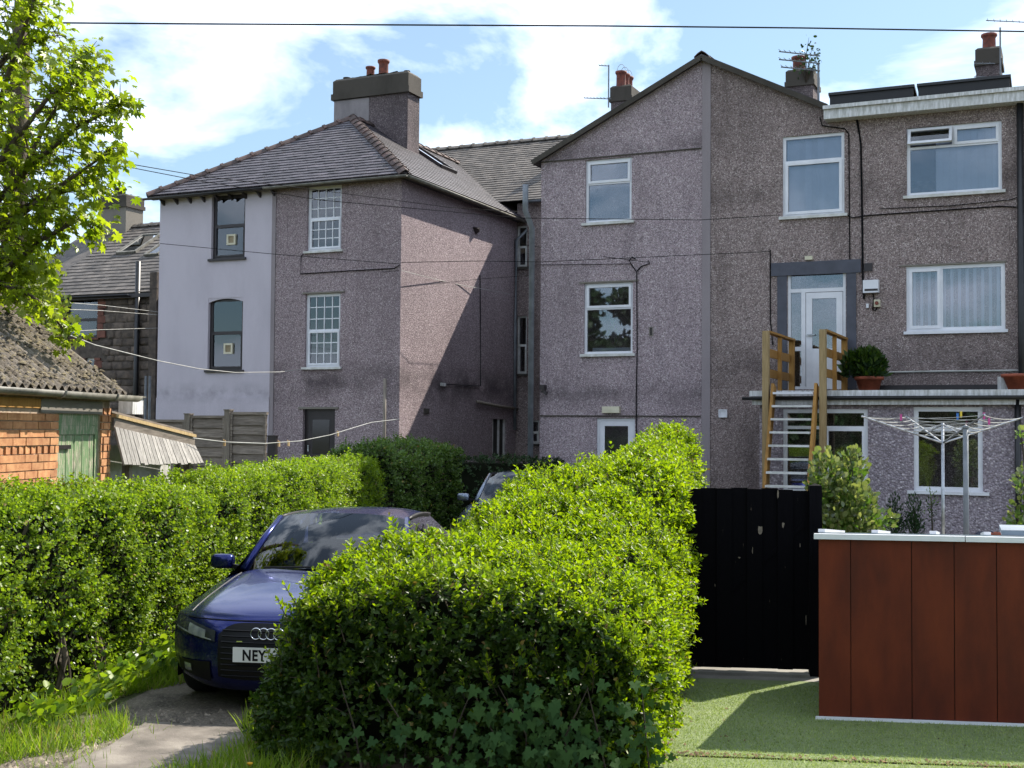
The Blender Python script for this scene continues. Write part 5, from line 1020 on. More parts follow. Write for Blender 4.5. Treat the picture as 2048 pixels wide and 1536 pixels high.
for px, lab in ((1790, 'small dark dwarf conifer under the extension wall, next to the shrub'), (1828, 'slender dark dwarf conifer under the wide extension window')):
    v = GD(px, 1100, 18.5); blob_shrub('dwarf_conifer', lab, 'conifer', [gc(px, 1028, 18.5, .12, .12, .3), gc(px, 1060, 18.5, .15, .15, .25)], 700, .05, 'slim', ['leaf_dark', 'leaf_dark'], (v.x, v.y, .02), up=1.2)
v = GD(1862, 1100, 18.5); blob_shrub('wispy_plant', 'wispy bare stemmed plant against the extension wall by the airer pole', 'plant', [gc(1862, 1010, 18.5, .1, .1, .28)], 90, .05, 'slim', ['leaf_dark', 'leaf_privet_b'], (v.x, v.y, .02))
v = GD(2050, 1100, 12.2); blob_shrub('leafy_shrub', 'bright leafy shrub cut off by the picture edge behind the shed', 'shrub', [gc(2046, 965, 12.2, .09, .2, .18), gc(2048, 1020, 12.2, .12, .2, .2), gc(2036, 1045, 12.1, .12, .2, .1), gc(2042, 872, 12.2, .08, .2, .07), gc(2120, 960, 12.4, .3, .3, .5)], 900, .06, 'round', ['leaf_privet_b', 'leaf_variegated'], (v.x+.15, v.y, .02), young=.6)
c = WY(1738, 781, YG-.7); blob_shrub('potted_conifer', 'dark feathery conifer filling the terracotta pot on the roof', 'conifer', [(c.x-.02, YG-.7, zroof+.52, .27, .25, .26), (c.x-.3, YG-.75, zroof+.42, .16, .16, .3), (c.x+.02, YG-.72, zroof+.32, .28, .25, .1)], 1500, .13, 'slim', ['leaf_dark', 'leaf_privet'], (c.x, YG-.7, zroof+.28), M=False, up=.8)
# small things on the staging under the wall
stg = GD(1850, 1100, 17.5); one(MB(GM).box(stg.x-1.3, stg.x+1.6, stg.y-.15, stg.y+.25, .55, .62).box(stg.x-1.2, stg.x-1.14, stg.y, stg.y+.06, 0, .55).box(stg.x+1.4, stg.x+1.46, stg.y, stg.y+.06, 0, .55), 'plant_staging', MAT['dark_paint'], 'low dark bench of plant pots under the extension windows', 'bench')
for k, (px, r_, m_, lab, cat) in enumerate(((1990, .11, 'terracotta_pot', 'round terracotta pot on the dark bench, nearer the airer post', 'plant pot'), (2015, .12, 'terracotta_pot', 'round terracotta pot on the dark bench, nearer the leafy shrub', 'plant pot'))):
    v = GB(px, 1045, stg.y+.05); pot('plant_pot', tuple(GM @ Vector((v.x, stg.y+.05, .622))), r_, .2, m_, lab, cat, 'terracotta pots')
v = GB(1965, 1045, stg.y+.05); wc = thing('watering_can', 'dark blue watering can on the bench behind the shed', 'watering can', GM @ Vector((v.x, stg.y+.05, .622))); MB(GM).lathe([(.1, .622), (.11, .64), (.1, .8), (.06, .83)], (v.x, stg.y+.05, 0), 14).build('can_body', MAT['can_blue'] if 'can_blue' in MAT else simple('can_blue', srgb('#20263f'), srgb('#191e33'), 3, .4), wc, True)
MB(GM).tube([(v.x-.08, stg.y+.05, .68), (v.x-.2, stg.y+.05, .8), (v.x-.24, stg.y+.05, .85)], [.02, .014, .02], 6).build('spout', MAT['can_blue'], wc, True); MB(GM).tube([(v.x+.09+.09*math.sin(t), stg.y+.05, .73+.11*math.cos(t)) for t in np.linspace(0, math.pi, 8)], .009, 5).build('handle', MAT['can_blue'], wc)
# ================================================================ CARS
def paint(name, c, metal=.55, coat=1.0):
    m = MT(name); m.col(c).set(rough=.24, metal=metal, coat=coat, coat_rough=.03); MAT[name] = m.m
paint('paint_blue', (.009, .016, .115), .75, .4); paint('paint_silver', (.16, .19, .25), .7)
simple('car_black', srgb('#0c0c10'), srgb('#08080b'), 3, .5, spec=.25); simple('tyre', srgb('#1a1a1b'), srgb('#121213'), 6, .85); simple('chrome', srgb('#d5d7db'), srgb('#c0c3c8'), 4, .12, metal=1); simple('plate_white', srgb('#e2e2dc'), srgb('#d6d6d0'), 6, .4); simple('seat_dark', srgb('#2b2c30'), srgb('#1f2023'), 9, .9); simple('lamp_glass', srgb('#3a3d40'), srgb('#24272a'), 10, .08); simple('lamp_lens', srgb('#b8bcc0'), srgb('#8d9296'), 12, .15, metal=.6)
def torus(mb, c, Rr, r, ax1, ax2, n=20, m=6):
    c, a, b = Vector(c), Vector(ax1), Vector(ax2); k = a.cross(b).normalized(); vs = []
    for i in range(n):
        t = 2*math.pi*i/n; d = a*math.cos(t)+b*math.sin(t)
        vs += [c+d*(Rr+r*math.cos(2*math.pi*j/m))+k*(r*math.sin(2*math.pi*j/m)) for j in range(m)]
    return mb.add(vs, [(i*m+j, i*m+(j+1) % m, ((i+1) % n)*m+(j+1) % m, ((i+1) % n)*m+j) for i in range(n) for j in range(m)])
def make_car(name, label, CM, paint_mat, badge, plate):
    t = thing(name, label, 'car', CM @ Vector((0, 2.3, 0)), 'cars parked on the drive')
    rows = [(.12,.17,.78,1,0),(.04,.24,.85,1,0),(.01,.33,.885,1,0),(0,.44,.90,1,0),(.005,.55,.905,1,0),(.03,.64,.905,1,.0),(.085,.71,.90,1,.02),(.17,.755,.895,.9,.045),(.32,.80,.89,.7,.075),(.6,.855,.888,.42,.10),(.95,.905,.888,.18,.11),(1.25,.942,.885,.05,.105),(1.46,.962,.88,0,.10)]
    ns = 25; S_ = np.linspace(-1, 1, ns)
    def pt(row, s):
        y, z, hw, c, e = row; a = abs(s); x = hw*np.sign(s)*a; rid = .013*math.exp(-((a-.70)/.05)**2) if y > .15 else 0
        return (x*(1-.0*c), y+.40*c*a**3.2, z-e*a**4+rid)
    mb = MB(CM); vs = [pt(r_, s) for r_ in rows for s in S_]; mb.add(vs, [(i*ns+j, i*ns+j+1, (i+1)*ns+j+1, (i+1)*ns+j) for i in range(len(rows)-1) for j in range(ns-1)])
    # flanks
    st = [(.46, .62), (.55, .70), (.75, .735), (1.0, .78), (1.3, .835), (1.46, .862), (2.0, .885), (2.7, .905), (3.4, .93), (4.0, .945), (4.4, .93), (4.62, .85)]
    for sg in (-1, 1):
        vs = []
        for y, zs in st:
            tp = .70 if y > 4.5 else 1
            vs += [(sg*(.80 if y < 4.5 else .74), y, .19), (sg*.875, y, .30), (sg*.905, y, .48), (sg*.905, y, .62 if zs > .66 else zs-.02), (sg*.882, y, zs)]
        vs[0:5] = [(sg*.78, .52, .17), (sg*.865, .44, .28), (sg*.90, .41, .44), (sg*.905, .42, .58), (sg*.90, .47, .69)]
        mb.add(vs, [(i*5+j, i*5+j+1, (i+1)*5+j+1, (i+1)*5+j) for i in range(len(st)-1) for j in range(4)])
    # tail
    tail = [(3.92, 1.0, .80), (4.3, 1.03, .82), (4.6, 1.02, .82), (4.69, .93, .83), (4.72, .6, .84), (4.70, .3, .82), (4.6, .2, .76)]
    vs = [(hw*s, y-.12*abs(s)**3, z-.09*abs(s)**4*(z > .9)) for y, z, hw in tail for s in S_]; mb.add(vs, [(i*ns+j, i*ns+j+1, (i+1)*ns+j+1, (i+1)*ns+j) for i in range(len(tail)-1) for j in range(ns-1)])
    # shoulder to glass
    for sg in (-1, 1):
        vs = []
        for (y, zs) in st[5:10]: vs += [(sg*.882, y, zs), (sg*.83, y, zs+.045)]
        mb.add(vs, [(2*i, 2*i+1, 2*i+3, 2*i+2) for i in range(4)])
    body = mb.build('body', MAT[paint_mat], t, True, fix=False)
    # shut lines
    sl_ = MB(CM)
    for sg in (-1, 1): sl_.tube([(lambda p: (p[0], p[1], p[2]+.001))(pt(r_, sg*.83)) for r_ in rows[7:]], .005, 4)
    sl_.tube([(lambda p: (p[0], p[1]-.002, p[2]))(pt(rows[6], s)) for s in np.linspace(-.83, .83, 21)], .005, 4)
    sl_.build('bonnet_shut_line', MAT['car_black'], body)
    # roof
    def roof_pt(y, s): u = (y-2.08)/1.3; return (.60*s*(1-.06*u), y+.10*s*s*(1-u)-.06*s*s*u, 1.375+.05*math.sin(math.pi*min(1, .28+u*.62))-.055*abs(s)**3)
    ry = np.linspace(2.06, 3.42, 8); mb = MB(CM); vs = [roof_pt(y, s) for y in ry for s in S_]; mb.add(vs, [(i*ns+j, i*ns+j+1, (i+1)*ns+j+1, (i+1)*ns+j) for i in range(len(ry)-1) for j in range(ns-1)]); mb.build('roof', MAT[paint_mat], t, True, fix=False)
    # windscreen + rear screen
    def screen(bot, top, n=8, bulge=.04):
        vs = []
        for i in range(n+1):
            f = i/n
            for s in S_: p, q = np.array(bot(s)), np.array(top(s)); v = p*(1-f)+q*f; v[2] += bulge*math.sin(math.pi*f); vs.append(tuple(v))
        return vs, [(i*ns+j, i*ns+j+1, (i+1)*ns+j+1, (i+1)*ns+j) for i in range(n) for j in range(ns-1)]
    wb = lambda s: (.745*s, 1.36+.24*s*s, .955-.035*s*s); wt = lambda s: roof_pt(2.06, s*.985)
    MB(CM).add(*screen(wb, wt)).build('windscreen', MAT['car_glass'], t, True, fix=False)
    MB(CM).add(*screen(lambda s: roof_pt(3.42, s*.98), lambda s: (.70*s, 4.0-.1*s*s, 1.0-.03*s*s))).build('rear_screen', MAT['car_glass'], t, True, fix=False)
    for sg in (-1, 1):
        pil = [wb(sg*1.02), tuple((np.array(wb(sg))*.5+np.array(wt(sg))*.5)+np.array((0, 0, .042))), wt(sg*1.02)]; MB(CM).tube(pil, [.045, .034, .03], 8).build('windscreen_pillar', MAT[paint_mat], t, True)
        MB(CM).tube([roof_pt(y, sg*1.02) for y in ry], .022, 6).build('roof_rail', MAT['car_black'], t, True)
        zsh = lambda y: .862+.045+(y-1.46)*.035
        vs = [(sg*.83, 1.5, zsh(1.5)), (sg*.835, 2.2, zsh(2.2)), (sg*.835, 3.0, zsh(3)), (sg*.80, 3.9, zsh(3.9)), roof_pt(3.42, sg), roof_pt(3.0, sg), roof_pt(2.3, sg), roof_pt(2.06, sg)]
        MB(CM).add(vs, ((0, 1, 6, 7), (1, 2, 5, 6), (2, 3, 4, 5))).build('side_window', MAT['car_glass'], t)
        # mirror
        sp = lambda v, p: math.copysign(abs(v)**p, v)
        vs = [(sg*1.0+.108*sp(math.cos(e), .45)*sp(math.cos(a), .55), 1.72+.065*sp(math.cos(e), .45)*sp(math.sin(a), .55), .985+.066*sp(math.sin(e), .55)) for e in np.linspace(-1.57, 1.57, 9) for a in np.linspace(0, 2*math.pi, 17)[:-1]]
        mm = MB(CM).add(vs, [(i*16+j, i*16+(j+1) % 16, (i+1)*16+(j+1) % 16, (i+1)*16+j) for i in range(8) for j in range(16)]); mi_ = mm.build('door_mirror', MAT[paint_mat], t, True); MB(CM).bar((sg*.84, 1.72, .93), (sg*.95, 1.72, .95), .05, .04).build('mirror_arm', MAT['car_black'], mi_)
        # wheels
        for y in (.86, 3.68):
            WM = CM @ Matrix.Translation(Vector((sg*.80, y, .32))) @ Matrix.Rotation(R(90), 4, 'Y'); wh = MB(WM).lathe([(.21, -.1), (.30, -.105), (.32, -.07), (.32, .07), (.30, .105), (.21, .1)], (0, 0, 0), 28, cap=False).build('wheel', MAT['tyre'], t, True); rimm = MB(WM).lathe([(.21, -.08), (.05, -.03*1), (.05, .05), (.21, .09)], (0, 0, 0), 20)
            rimm.build('rim', MAT['chrome'], wh); 
            arch = MB(CM); vs = [(sg*.908, y+.37*math.cos(a), .32+.37*math.sin(a)) for a in np.linspace(0, math.pi, 12)]+[(sg*.908, y-.37, .19), (sg*.908, y+.37, .19)]; arch.poly(vs); arch.build('wheel_arch', MAT['car_black'], wh, fix=False)
    # front face fittings follow the nose
    ys_, zs_ = [r_[0] for r_ in rows[:8]], [r_[1] for r_ in rows[:8]]; hw_ = [r_[2] for r_ in rows[:8]]
    def front(x, z): return float(np.interp(z, zs_, ys_)) + .40*min(1, abs(x)/float(np.interp(z, zs_, hw_)))**3.2
    def patch(x0, x1, lo, hi, off, n=10, m=4):
        vs = []
        for j in range(m+1):
            for i in range(n+1): f = i/n; x = x0+(x1-x0)*f; z = lo(f)+(hi(f)-lo(f))*j/m; vs.append((x, front(x, z)-off, z))
        return MB(CM).add(vs, [(j*(n+1)+i, j*(n+1)+i+1, (j+1)*(n+1)+i+1, (j+1)*(n+1)+i) for j in range(m) for i in range(n)])
    gr = patch(-.40, .40, lambda f: .27+.02*abs(2*f-1)**4, lambda f: .70-.09*abs(2*f-1)**6, .012, 14, 5).build('grille', MAT['car_black'], t, True, fix=False)
    for k in range(9): z = .30+.043*k; MB(CM).tube([(x, front(x, z)-.016, z) for x in np.linspace(-.37, .37, 9)], .006, 4).build('grille_bar', MAT['car_black'], gr)
    for sg in (-1, 1):
        f_ = lambda a, b: (lambda f: a+(b-a)*f); q = patch(sg*.43, sg*.888, f_(.555, .61), f_(.635, .725), .016, 14, 4).build('headlight', MAT['lamp_glass'], t, True, fix=False)
        patch(sg*.52, sg*.70, f_(.58, .60), f_(.635, .67), .021, 6, 3).build('headlight_lens', MAT['lamp_lens'], q, True, fix=False); patch(sg*.46, sg*.86, f_(.563, .617), f_(.572, .63), .022, 10, 1).build('light_strip', MAT['lamp_lens'], q, True, fix=False)
        iq = patch(sg*.47, sg*.82, f_(.24, .28), f_(.40, .38), .012, 8, 3).build('air_intake', MAT['car_black'], t, True, fix=False); patch(sg*.66, sg*.74, f_(.30, .30), f_(.36, .36), .018, 4, 3).build('fog_lamp', MAT['lamp_lens'], iq, True, fix=False)
    if badge:
        em = torus(MB(CM), (-.0895, front(0, .63)-.03, .628), .041, .0052, (1, 0, 0), (0, .12, 1), 24, 6)
        for k in (1, 2, 3): torus(em, (-.0895+.0597*k, front(0, .63)-.03, .628), .041, .0052, (1, 0, 0), (0, .12, 1), 24, 6)
        em.build('ring_emblem', MAT['chrome'], t, True); MB(CM).box(-.235, -.19, -.022, -.014, .565, .573).build('grille_badge', MAT['chrome'], t)
    pl = MB(CM).box(-.26, .26, -.032, -.022, .415, .526).build('number_plate', MAT['plate_white'], t)
    if plate:
        cu = bpy.data.curves.new('plate_text', 'FONT'); cu.body = plate; cu.size = .112; cu.space_character = 1.12; cu.offset = .0034; cu.extrude = .001; cu.align_x = 'LEFT'; tmp = bpy.data.objects.new('plate_text_tmp', cu); COL.objects.link(tmp); dg = bpy.context.evaluated_depsgraph_get(); me = bpy.data.meshes.new_from_object(tmp.evaluated_get(dg)); bpy.data.objects.remove(tmp)
        me.materials.clear(); me.materials.append(MAT['car_black']); me.transform(CM @ Matrix.Translation(Vector((-.185, -.034, .431))) @ Matrix.Rotation(R(90), 4, 'X') @ Matrix.Diagonal((.82, 1, 1, 1))); meshobj('plate_lettering', me, pl)
    # cabin
    MB(CM).box(-.70, .70, 1.62, 2.0, .82, .92).build('dashboard', MAT['car_black'], t)
    for x in (-.36, .36):
        s_ = MB(CM).box(x-.25, x+.25, 2.62, 2.78, .5, 1.06).build('front_seat', MAT['seat_dark'], t); MB(CM).box(x-.13, x+.13, 2.66, 2.76, 1.09, 1.25).build('headrest', MAT['seat_dark'], s_); MB(CM).box(x-.25, x+.25, 2.1, 2.65, .42, .55).build('seat_cushion', MAT['seat_dark'], s_)
    MB(CM).box(-.66, .66, 3.4, 3.55, .5, 1.05).build('rear_seat', MAT['seat_dark'], t); torus(MB(CM), (-.36, 2.02, .92), .175, .014, (1, 0, 0), (0, .35, .94), 24, 6).build('steering_wheel', MAT['car_black'], t, True)
    MB(CM).box(-.8, .8, .5, 4.5, .16, .22).build('underside', MAT['car_black'], t); MB(CM).box(-.06, .06, 2.0, 2.02, 1.24, 1.28).build('rear_view_mirror', MAT['car_black'], t)
    MB(CM).tube([(-.5, 1.40, .972), (.02, 1.37, .99), (.55, 1.46, .97)], .008, 4).build('wiper', MAT['car_black'], t)
    return t
CAR1 = GM @ Matrix.Translation(Vector((-3.0, 9.28, 0.004))) @ Matrix.Rotation(R(-.5), 4, 'Z')
make_car('parked_car', 'dark blue saloon car with ring badge, nose towards us beside the hedge', CAR1, 'paint_blue', True, 'NEY')
c2g = GD(1052, 900, 22.0); z2 = ground_z(*(GM @ Vector((c2g.x, c2g.y, 0))).xy)
make_car('parked_car', 'second parked car, only its silver blue roof and windscreen showing over the hedge', GM @ Matrix.Translation(Vector((c2g.x, c2g.y-2.4, z2+.02))), 'paint_silver', False, None)
# ================================================================ BRICK GARAGE
AW = -5.72; gar = thing('brick_garage', 'small orange brick garage with mossy corrugated roof and green door', 'garage', GM @ Vector((-7.2, 11.3, 0)))
bE = GA(221, 850, AW).y; bS = 8.4; dB0, dB1 = GA(116, 900, AW).y, GA(201, 900, AW).y; zdt = GA(150, 828, AW).z; zg = GA(220, 797, AW).z
wl = wall_mesh([bS, bE], lambda u: zg-.02, 0, [(dB0, dB1, 0, zdt)], lambda u, z, d: (AW-.012-d, u, z)); wl.M = GM; wl = wl.build('brick_wall', MAT['mortar'], gar)
MB(GM).box(AW-4.1, AW-.012, bE-.12, bE-.012, 0, zg-.02).build('end_wall', MAT['mortar'], gar); MB(GM).poly([(AW-.012, bE-.012, zg-.02), (AW-4.1, bE-.012, zg-.02), (AW-2.1, bE-.012, zg+1.45)]).build('gable_infill', MAT['mortar'], gar); MB(GM).box(AW-4.15, AW-4.05, bS, bE-.12, 0, zg-.02).build('far_wall', MAT['mortar'], gar); MB(GM).box(AW-4.05, AW-.02, bS, bS+.1, 0, zg-.02).build('near_wall', MAT['mortar'], gar)
bm = {}
for L_ in (.215, .1025): bm[L_] = [MB(GM.to_3x3().to_4x4()).box(0, .018+.004*k, 0, L_, 0, .065).mesh('brick', MAT['brick']) for k in range(3)]
z = 1.35; row = 0
zband = GA(110, 826, AW).z
while z < zg-.1:
    b = bS+(0 if row % 2 else -.1125)
    while b < bE-.02:
        L_ = .215
        if row % 5 == 3: L_ = .1025
        top = zband-.005 if b > GA(78, 826, AW).y else GA(40, 812, AW).z
        e = min(b+L_, bE-.002)
        for s0_, s1_ in ([(max(b, bS), min(e, dB0-.004))] if b < dB0 else []) + ([(max(b, dB1+.004), e)] if e > dB1 else []):
            if s1_-s0_ > .03 and z+.065 < (top if s0_ < dB0 else zg-.02) and (s0_ > 8.3):
                o = meshobj('brick', random.choice(bm[.215]), wl, Matrix.Translation(GM @ Vector((AW-.012, s0_, z))) @ (GM @ Matrix.Diagonal((1, (s1_-s0_-.0)/.215, 1, 1)) @ GI))
        b += L_+.01
    z += .075; row += 1
# concrete lintel and timber fascia over the door
MB(GM).box(AW-.05, AW+.014, GA(80, 810, AW).y, dB1-.0, zband, zg-.04).build('lintel', MAT['stucco_grey'], gar); MB(GM).box(AW-.05, AW+.012, bS, GA(80, 810, AW).y-.004, GA(40, 815, AW).z, zg-.04).build('timber_plate', MAT['timber_new'], gar)
dr = MB(GM); dr.box(AW-.07, AW-.03, dB0, dB0+.07, .02, zdt); dr.box(AW-.07, AW-.03, dB1-.07, dB1, .02, zdt); dr.box(AW-.07, AW-.03, dB0+.07, dB1-.07, zdt-.11, zdt); dr.box(AW-.075, AW-.06, dB0+.07, dB1-.07, .02, zdt-.11); dr = dr.build('green_door', MAT['green_door'], gar)
z1_ = zdt-.2; MB(GM).box(AW-.0595, AW-.028, dB0+.072, dB1-.072, z1_, zdt-.112).build('door_rail', MAT['green_door'], dr); nb = 9; wv = (dB1-dB0-.15)/nb
for i in range(nb): b = dB0+.075+i*wv; MB(GM).box(AW-.0592, AW-.042-.003*(i % 2), b+.003, b+wv-.003, .05, z1_-.003).build('plank', MAT['green_door'], dr)
for z in (1.0, 2.0): MB(GM).box(AW-.029, AW-.018, dB0+.05, dB0+.3, z-.02, z+.02).build('hinge', MAT['dark_paint'], dr)
# corrugated mossy roof sheets
ep = GA(232, 792, AW+.12); zer = GA(120, 782, AW+.12).z+.03; sl_ = math.tan(R(36)); bR = bE+.12
def corr_mat():
    m = MT('corrugated'); n = m.noise(7, 6, .7); c = m.ramp(n, ((.35, srgb('#7d756b')), (.6, srgb('#5c544a')), (.75, srgb('#3b352b')))); k = m.ramp(m.noise(16, 6, .8), ((.5, (0,0,0)), (.62, (1,1,1)))); c = m.mix(m.math('MULTIPLY', k, .75), c, srgb('#43392a')); m.col(c).set(rough=.95).bump(m.noise(40, 5, .8), .9, .02); return m.m
cm_ = corr_mat(); rb = MB(GM).quad((AW+.1, bS, zer-.05), (AW+.1, bR-.05, zer-.05), (AW-2.1, bR-.05, zer-.05+2.2*sl_), (AW-2.1, bS, zer-.05+2.2*sl_)); rb.quad((AW-2.1, bS, zer-.05+2.2*sl_), (AW-2.1, bR-.05, zer-.05+2.2*sl_), (AW-4.2, bR-.05, zer-.1), (AW-4.2, bS, zer-.1)); groof2 = rb.build('roof', MAT['timber_grey'], gar, fix=False)
pitch = .146; nsh = 5; wsh = pitch*6
for rowi in range(3):
    for s in range(nsh):
        b1 = bR-s*wsh; b0 = max(b1-wsh-.03, bS-.2); nb_ = 36; mb = MB(GM); vs = []; u0, u1 = ((0.0, .86), (.82, 1.64), (1.60, 2.24))[rowi]; lift = .012*rowi+.004*(s % 2)
        for i in range(nb_+1):
            b = b0+(b1-b0)*i/nb_; hgt = .028*math.sin(2*math.pi*(b-bR)/pitch)+lift
            for u in (u0, u1): vs += [(AW+.12-u, b, zer+u*sl_+hgt)]
        mb.add(vs, [(2*i, 2*i+1, 2*i+3, 2*i+2) for i in range(nb_)]); off = len(vs); mb.add([(a, b, c-.008) for a, b, c in vs], [(2*i, 2*i+2, 2*i+3, 2*i+1) for i in range(nb_)]); mb.add([vs[2*i] for i in range(nb_+1)]+[(vs[2*i][0], vs[2*i][1], vs[2*i][2]-.008) for i in range(nb_+1)], [(i, i+1, nb_+2+i, nb_+1+i) for i in range(nb_)]); mb.build('roof_sheet', cm_, groof2, True, fix=False)
# moss clumps lodged on the sheets
nm_ = 3800; u = rng.random(nm_)*2.2; b = bR-rng.random(nm_)*3.6; k = vnoise(np.stack([u*3, b*3, b*0], 1), 3, 7) > -.5; u, b = u[k], b[k]; mo = MB(GM)
for uu, bb in zip(u, b):
    c = Vector((AW+.12-uu, bb, zer+uu*sl_+.028*math.sin(2*math.pi*(bb-bR)/pitch)+.02)); s = random.uniform(.01, .035); v = [c+Vector((s*math.cos(t+random.random()), s*math.sin(t+random.random()), random.uniform(-.01, .004))) for t in (0, 2.1, 4.2)]+[c+Vector((0, 0, s*.6))]; mo.add(v, ((0,1,3),(1,2,3),(2,0,3)))
simple('roof_moss', srgb('#6b624c'), srgb('#393122'), 30, .95, rnd=.4); tag(mo.build('moss', MAT['roof_moss'], groof2, True, fix=False), kind='stuff')
g0 = GA(0, 777, AW+.19); gutter(gar, GM @ Vector((AW+.19, bS, zer-.03)), GM @ Vector((AW+.19, bR+.1, zer-.035)), 'gutter', .062)
for b in (10.9, 12.0): MB(GM).tube([(AW+.19+.066*math.cos(t), b, zer-.03-.066*math.sin(t)) for t in np.linspace(0, math.pi, 8)], .012, 4).build('gutter_joint', MAT['gutter'], gar)
# cable box at the corner
cb = GA(262, 812, AW-.1); bx_ = thing('cable_box', 'weathered grey electrical box on a bracket past the garage corner', 'electrical box', GM @ Vector((cb.x, cb.y, cb.z-.1))); MB(GM).box(cb.x-.08, cb.x+.08, cb.y-.14, cb.y+.14, cb.z-.09, cb.z+.09).build('box_body', MAT['upvc_dirty'], bx_); MB(GM).box(cb.x-.1, cb.x+.1, cb.y-.16, cb.y+.16, cb.z+.092, cb.z+.11).build('box_lid', MAT['gutter'], bx_); MB(GM).bar((cb.x-.02, bE-.02, cb.z-.12), (cb.x-.02, cb.y+.1, cb.z-.12), .04, .05).build('bracket', MAT['timber_grey'], bx_)

# ================================================================ LEAN-TO of weathered boards beyond the garage
lean = thing('board_lean_to', 'weathered grey board lean-to with sloping top rail past the garage', 'lean-to', GM @ Vector((AW, 14, 0)))
L0, L1 = bE+.03, GA(386, 870, AW).y; za, zb_ = GA(224, 831, AW).z, GA(386, 872, AW).z
MB(GM).bar((AW+.02, L0, za), (AW+.02, L1, zb_), .05, .035).build('top_rail', MAT['timber_pale'], lean); ha, hb_ = GA(224, 856, AW).z, GA(386, 893, AW).z
MB(GM).prism([(AW, L0, ha), (AW, L1, hb_), (AW, L1, zb_-.02), (AW, L0, za-.02)], (.025, 0, 0)).build('fascia_board', MAT['timber_grey_h'], lean)
nb = 22; zl0, zl1 = GA(224, 932, AW+.12).z, GA(386, 930, AW+.12).z
for i in range(nb):
    f0, f1 = i/nb, (i+1)/nb-.006; b0, b1 = L0+(L1-L0)*f0, L0+(L1-L0)*f1; t0, t1 = ha+(hb_-ha)*f0, ha+(hb_-ha)*f1; q = random.uniform(-.012, .012); MB(GM).prism([(AW+.02, b0, t0), (AW+.02, b1, t1), (AW+.13, b1, zl0+(zl1-zl0)*f1+q), (AW+.13, b0, zl0+(zl1-zl0)*f0+q)], (.018, 0, .012)).build('board', MAT['timber_white'], lean)
for px in (254, 357, 374): b = GA(px, 950, AW).y; MB(GM).box(AW-.04, AW+.04, b-.04, b+.04, 0, 1.95).build('post', MAT['timber_grey'], lean)
MB(GM).box(AW-.3, AW-.28, L0, L1, .2, 2.0).build('back_panel', MAT['white_paint'], lean)
MB(GM).prism([(AW+.0, L0, za+.03), (AW, L1, zb_+.03), (AW-.9, L1, zb_+.03), (AW-.9, L0, za+.03)], (0, 0, .02)).build('roof_board', MAT['timber_grey_h'], lean)

# ================================================================ WOODEN FENCE PANELS
YF = 17.6
fence = thing('lapped_fence', 'shaded grey fence of lapped boards between the lean-to and pebbledash door', 'fence', (WY(410, 900, YF).x, YF, .0))
def fence_panel(pa, pb, ytop, Y=YF, dz=0.0, nslat=11):
    x0, x1 = WY(pa, 900, Y).x, WY(pb, 900, Y).x; zt_ = WY((pa+pb)/2, ytop, Y).z; sp = .165
    t = MB().box(x0-.01, x1+.01, Y-.03, Y+.03, zt_-.045, zt_).box(x0, x0+.04, Y-.035, Y-.021, zt_-.05-nslat*sp, zt_-.047).box(x1-.04, x1, Y-.035, Y-.021, zt_-.05-nslat*sp, zt_-.047).build('panel_frame', MAT['timber_grey_h'], fence)
    for i in range(nslat): z = zt_-.05-(i+1)*sp; MB().prism([(x0, Y+.008, z+sp+.03), (x1, Y+.008, z+sp+.03+dz), (x1, Y-.02, z+dz), (x0, Y-.02, z)], (0, .014, 0)).build('slat', MAT['timber_grey_h'], t)
def fence_post(px, ytop, Y=YF-.01):
    x = WY(px, 900, Y).x; z = WY(px, ytop, Y).z; MB().box(x-.055, x+.055, Y-.05, Y+.06, 0, z).box(x-.065, x+.065, Y-.06, Y+.07, z, z+.02).build('post', MAT['timber_grey'], fence)
fence_panel(284, 370, 839); fence_panel(382, 450, 831); fence_panel(462, 533, 824, dz=-.01); fence_post(376, 829); fence_post(456, 821)
x = WY(546, 900, YF).x; one(MB().box(x-.09, x+.08, YF-.04, YF+.02, 0, WY(546, 873, YF).z).box(x-.1, x+.09, YF-.05, YF+.03, WY(546, 873, YF).z, WY(546, 873, YF).z+.02), 'gate_stub', MAT['dark_paint'], 'short dark board ending the fence beside the pebbledash door', 'board')

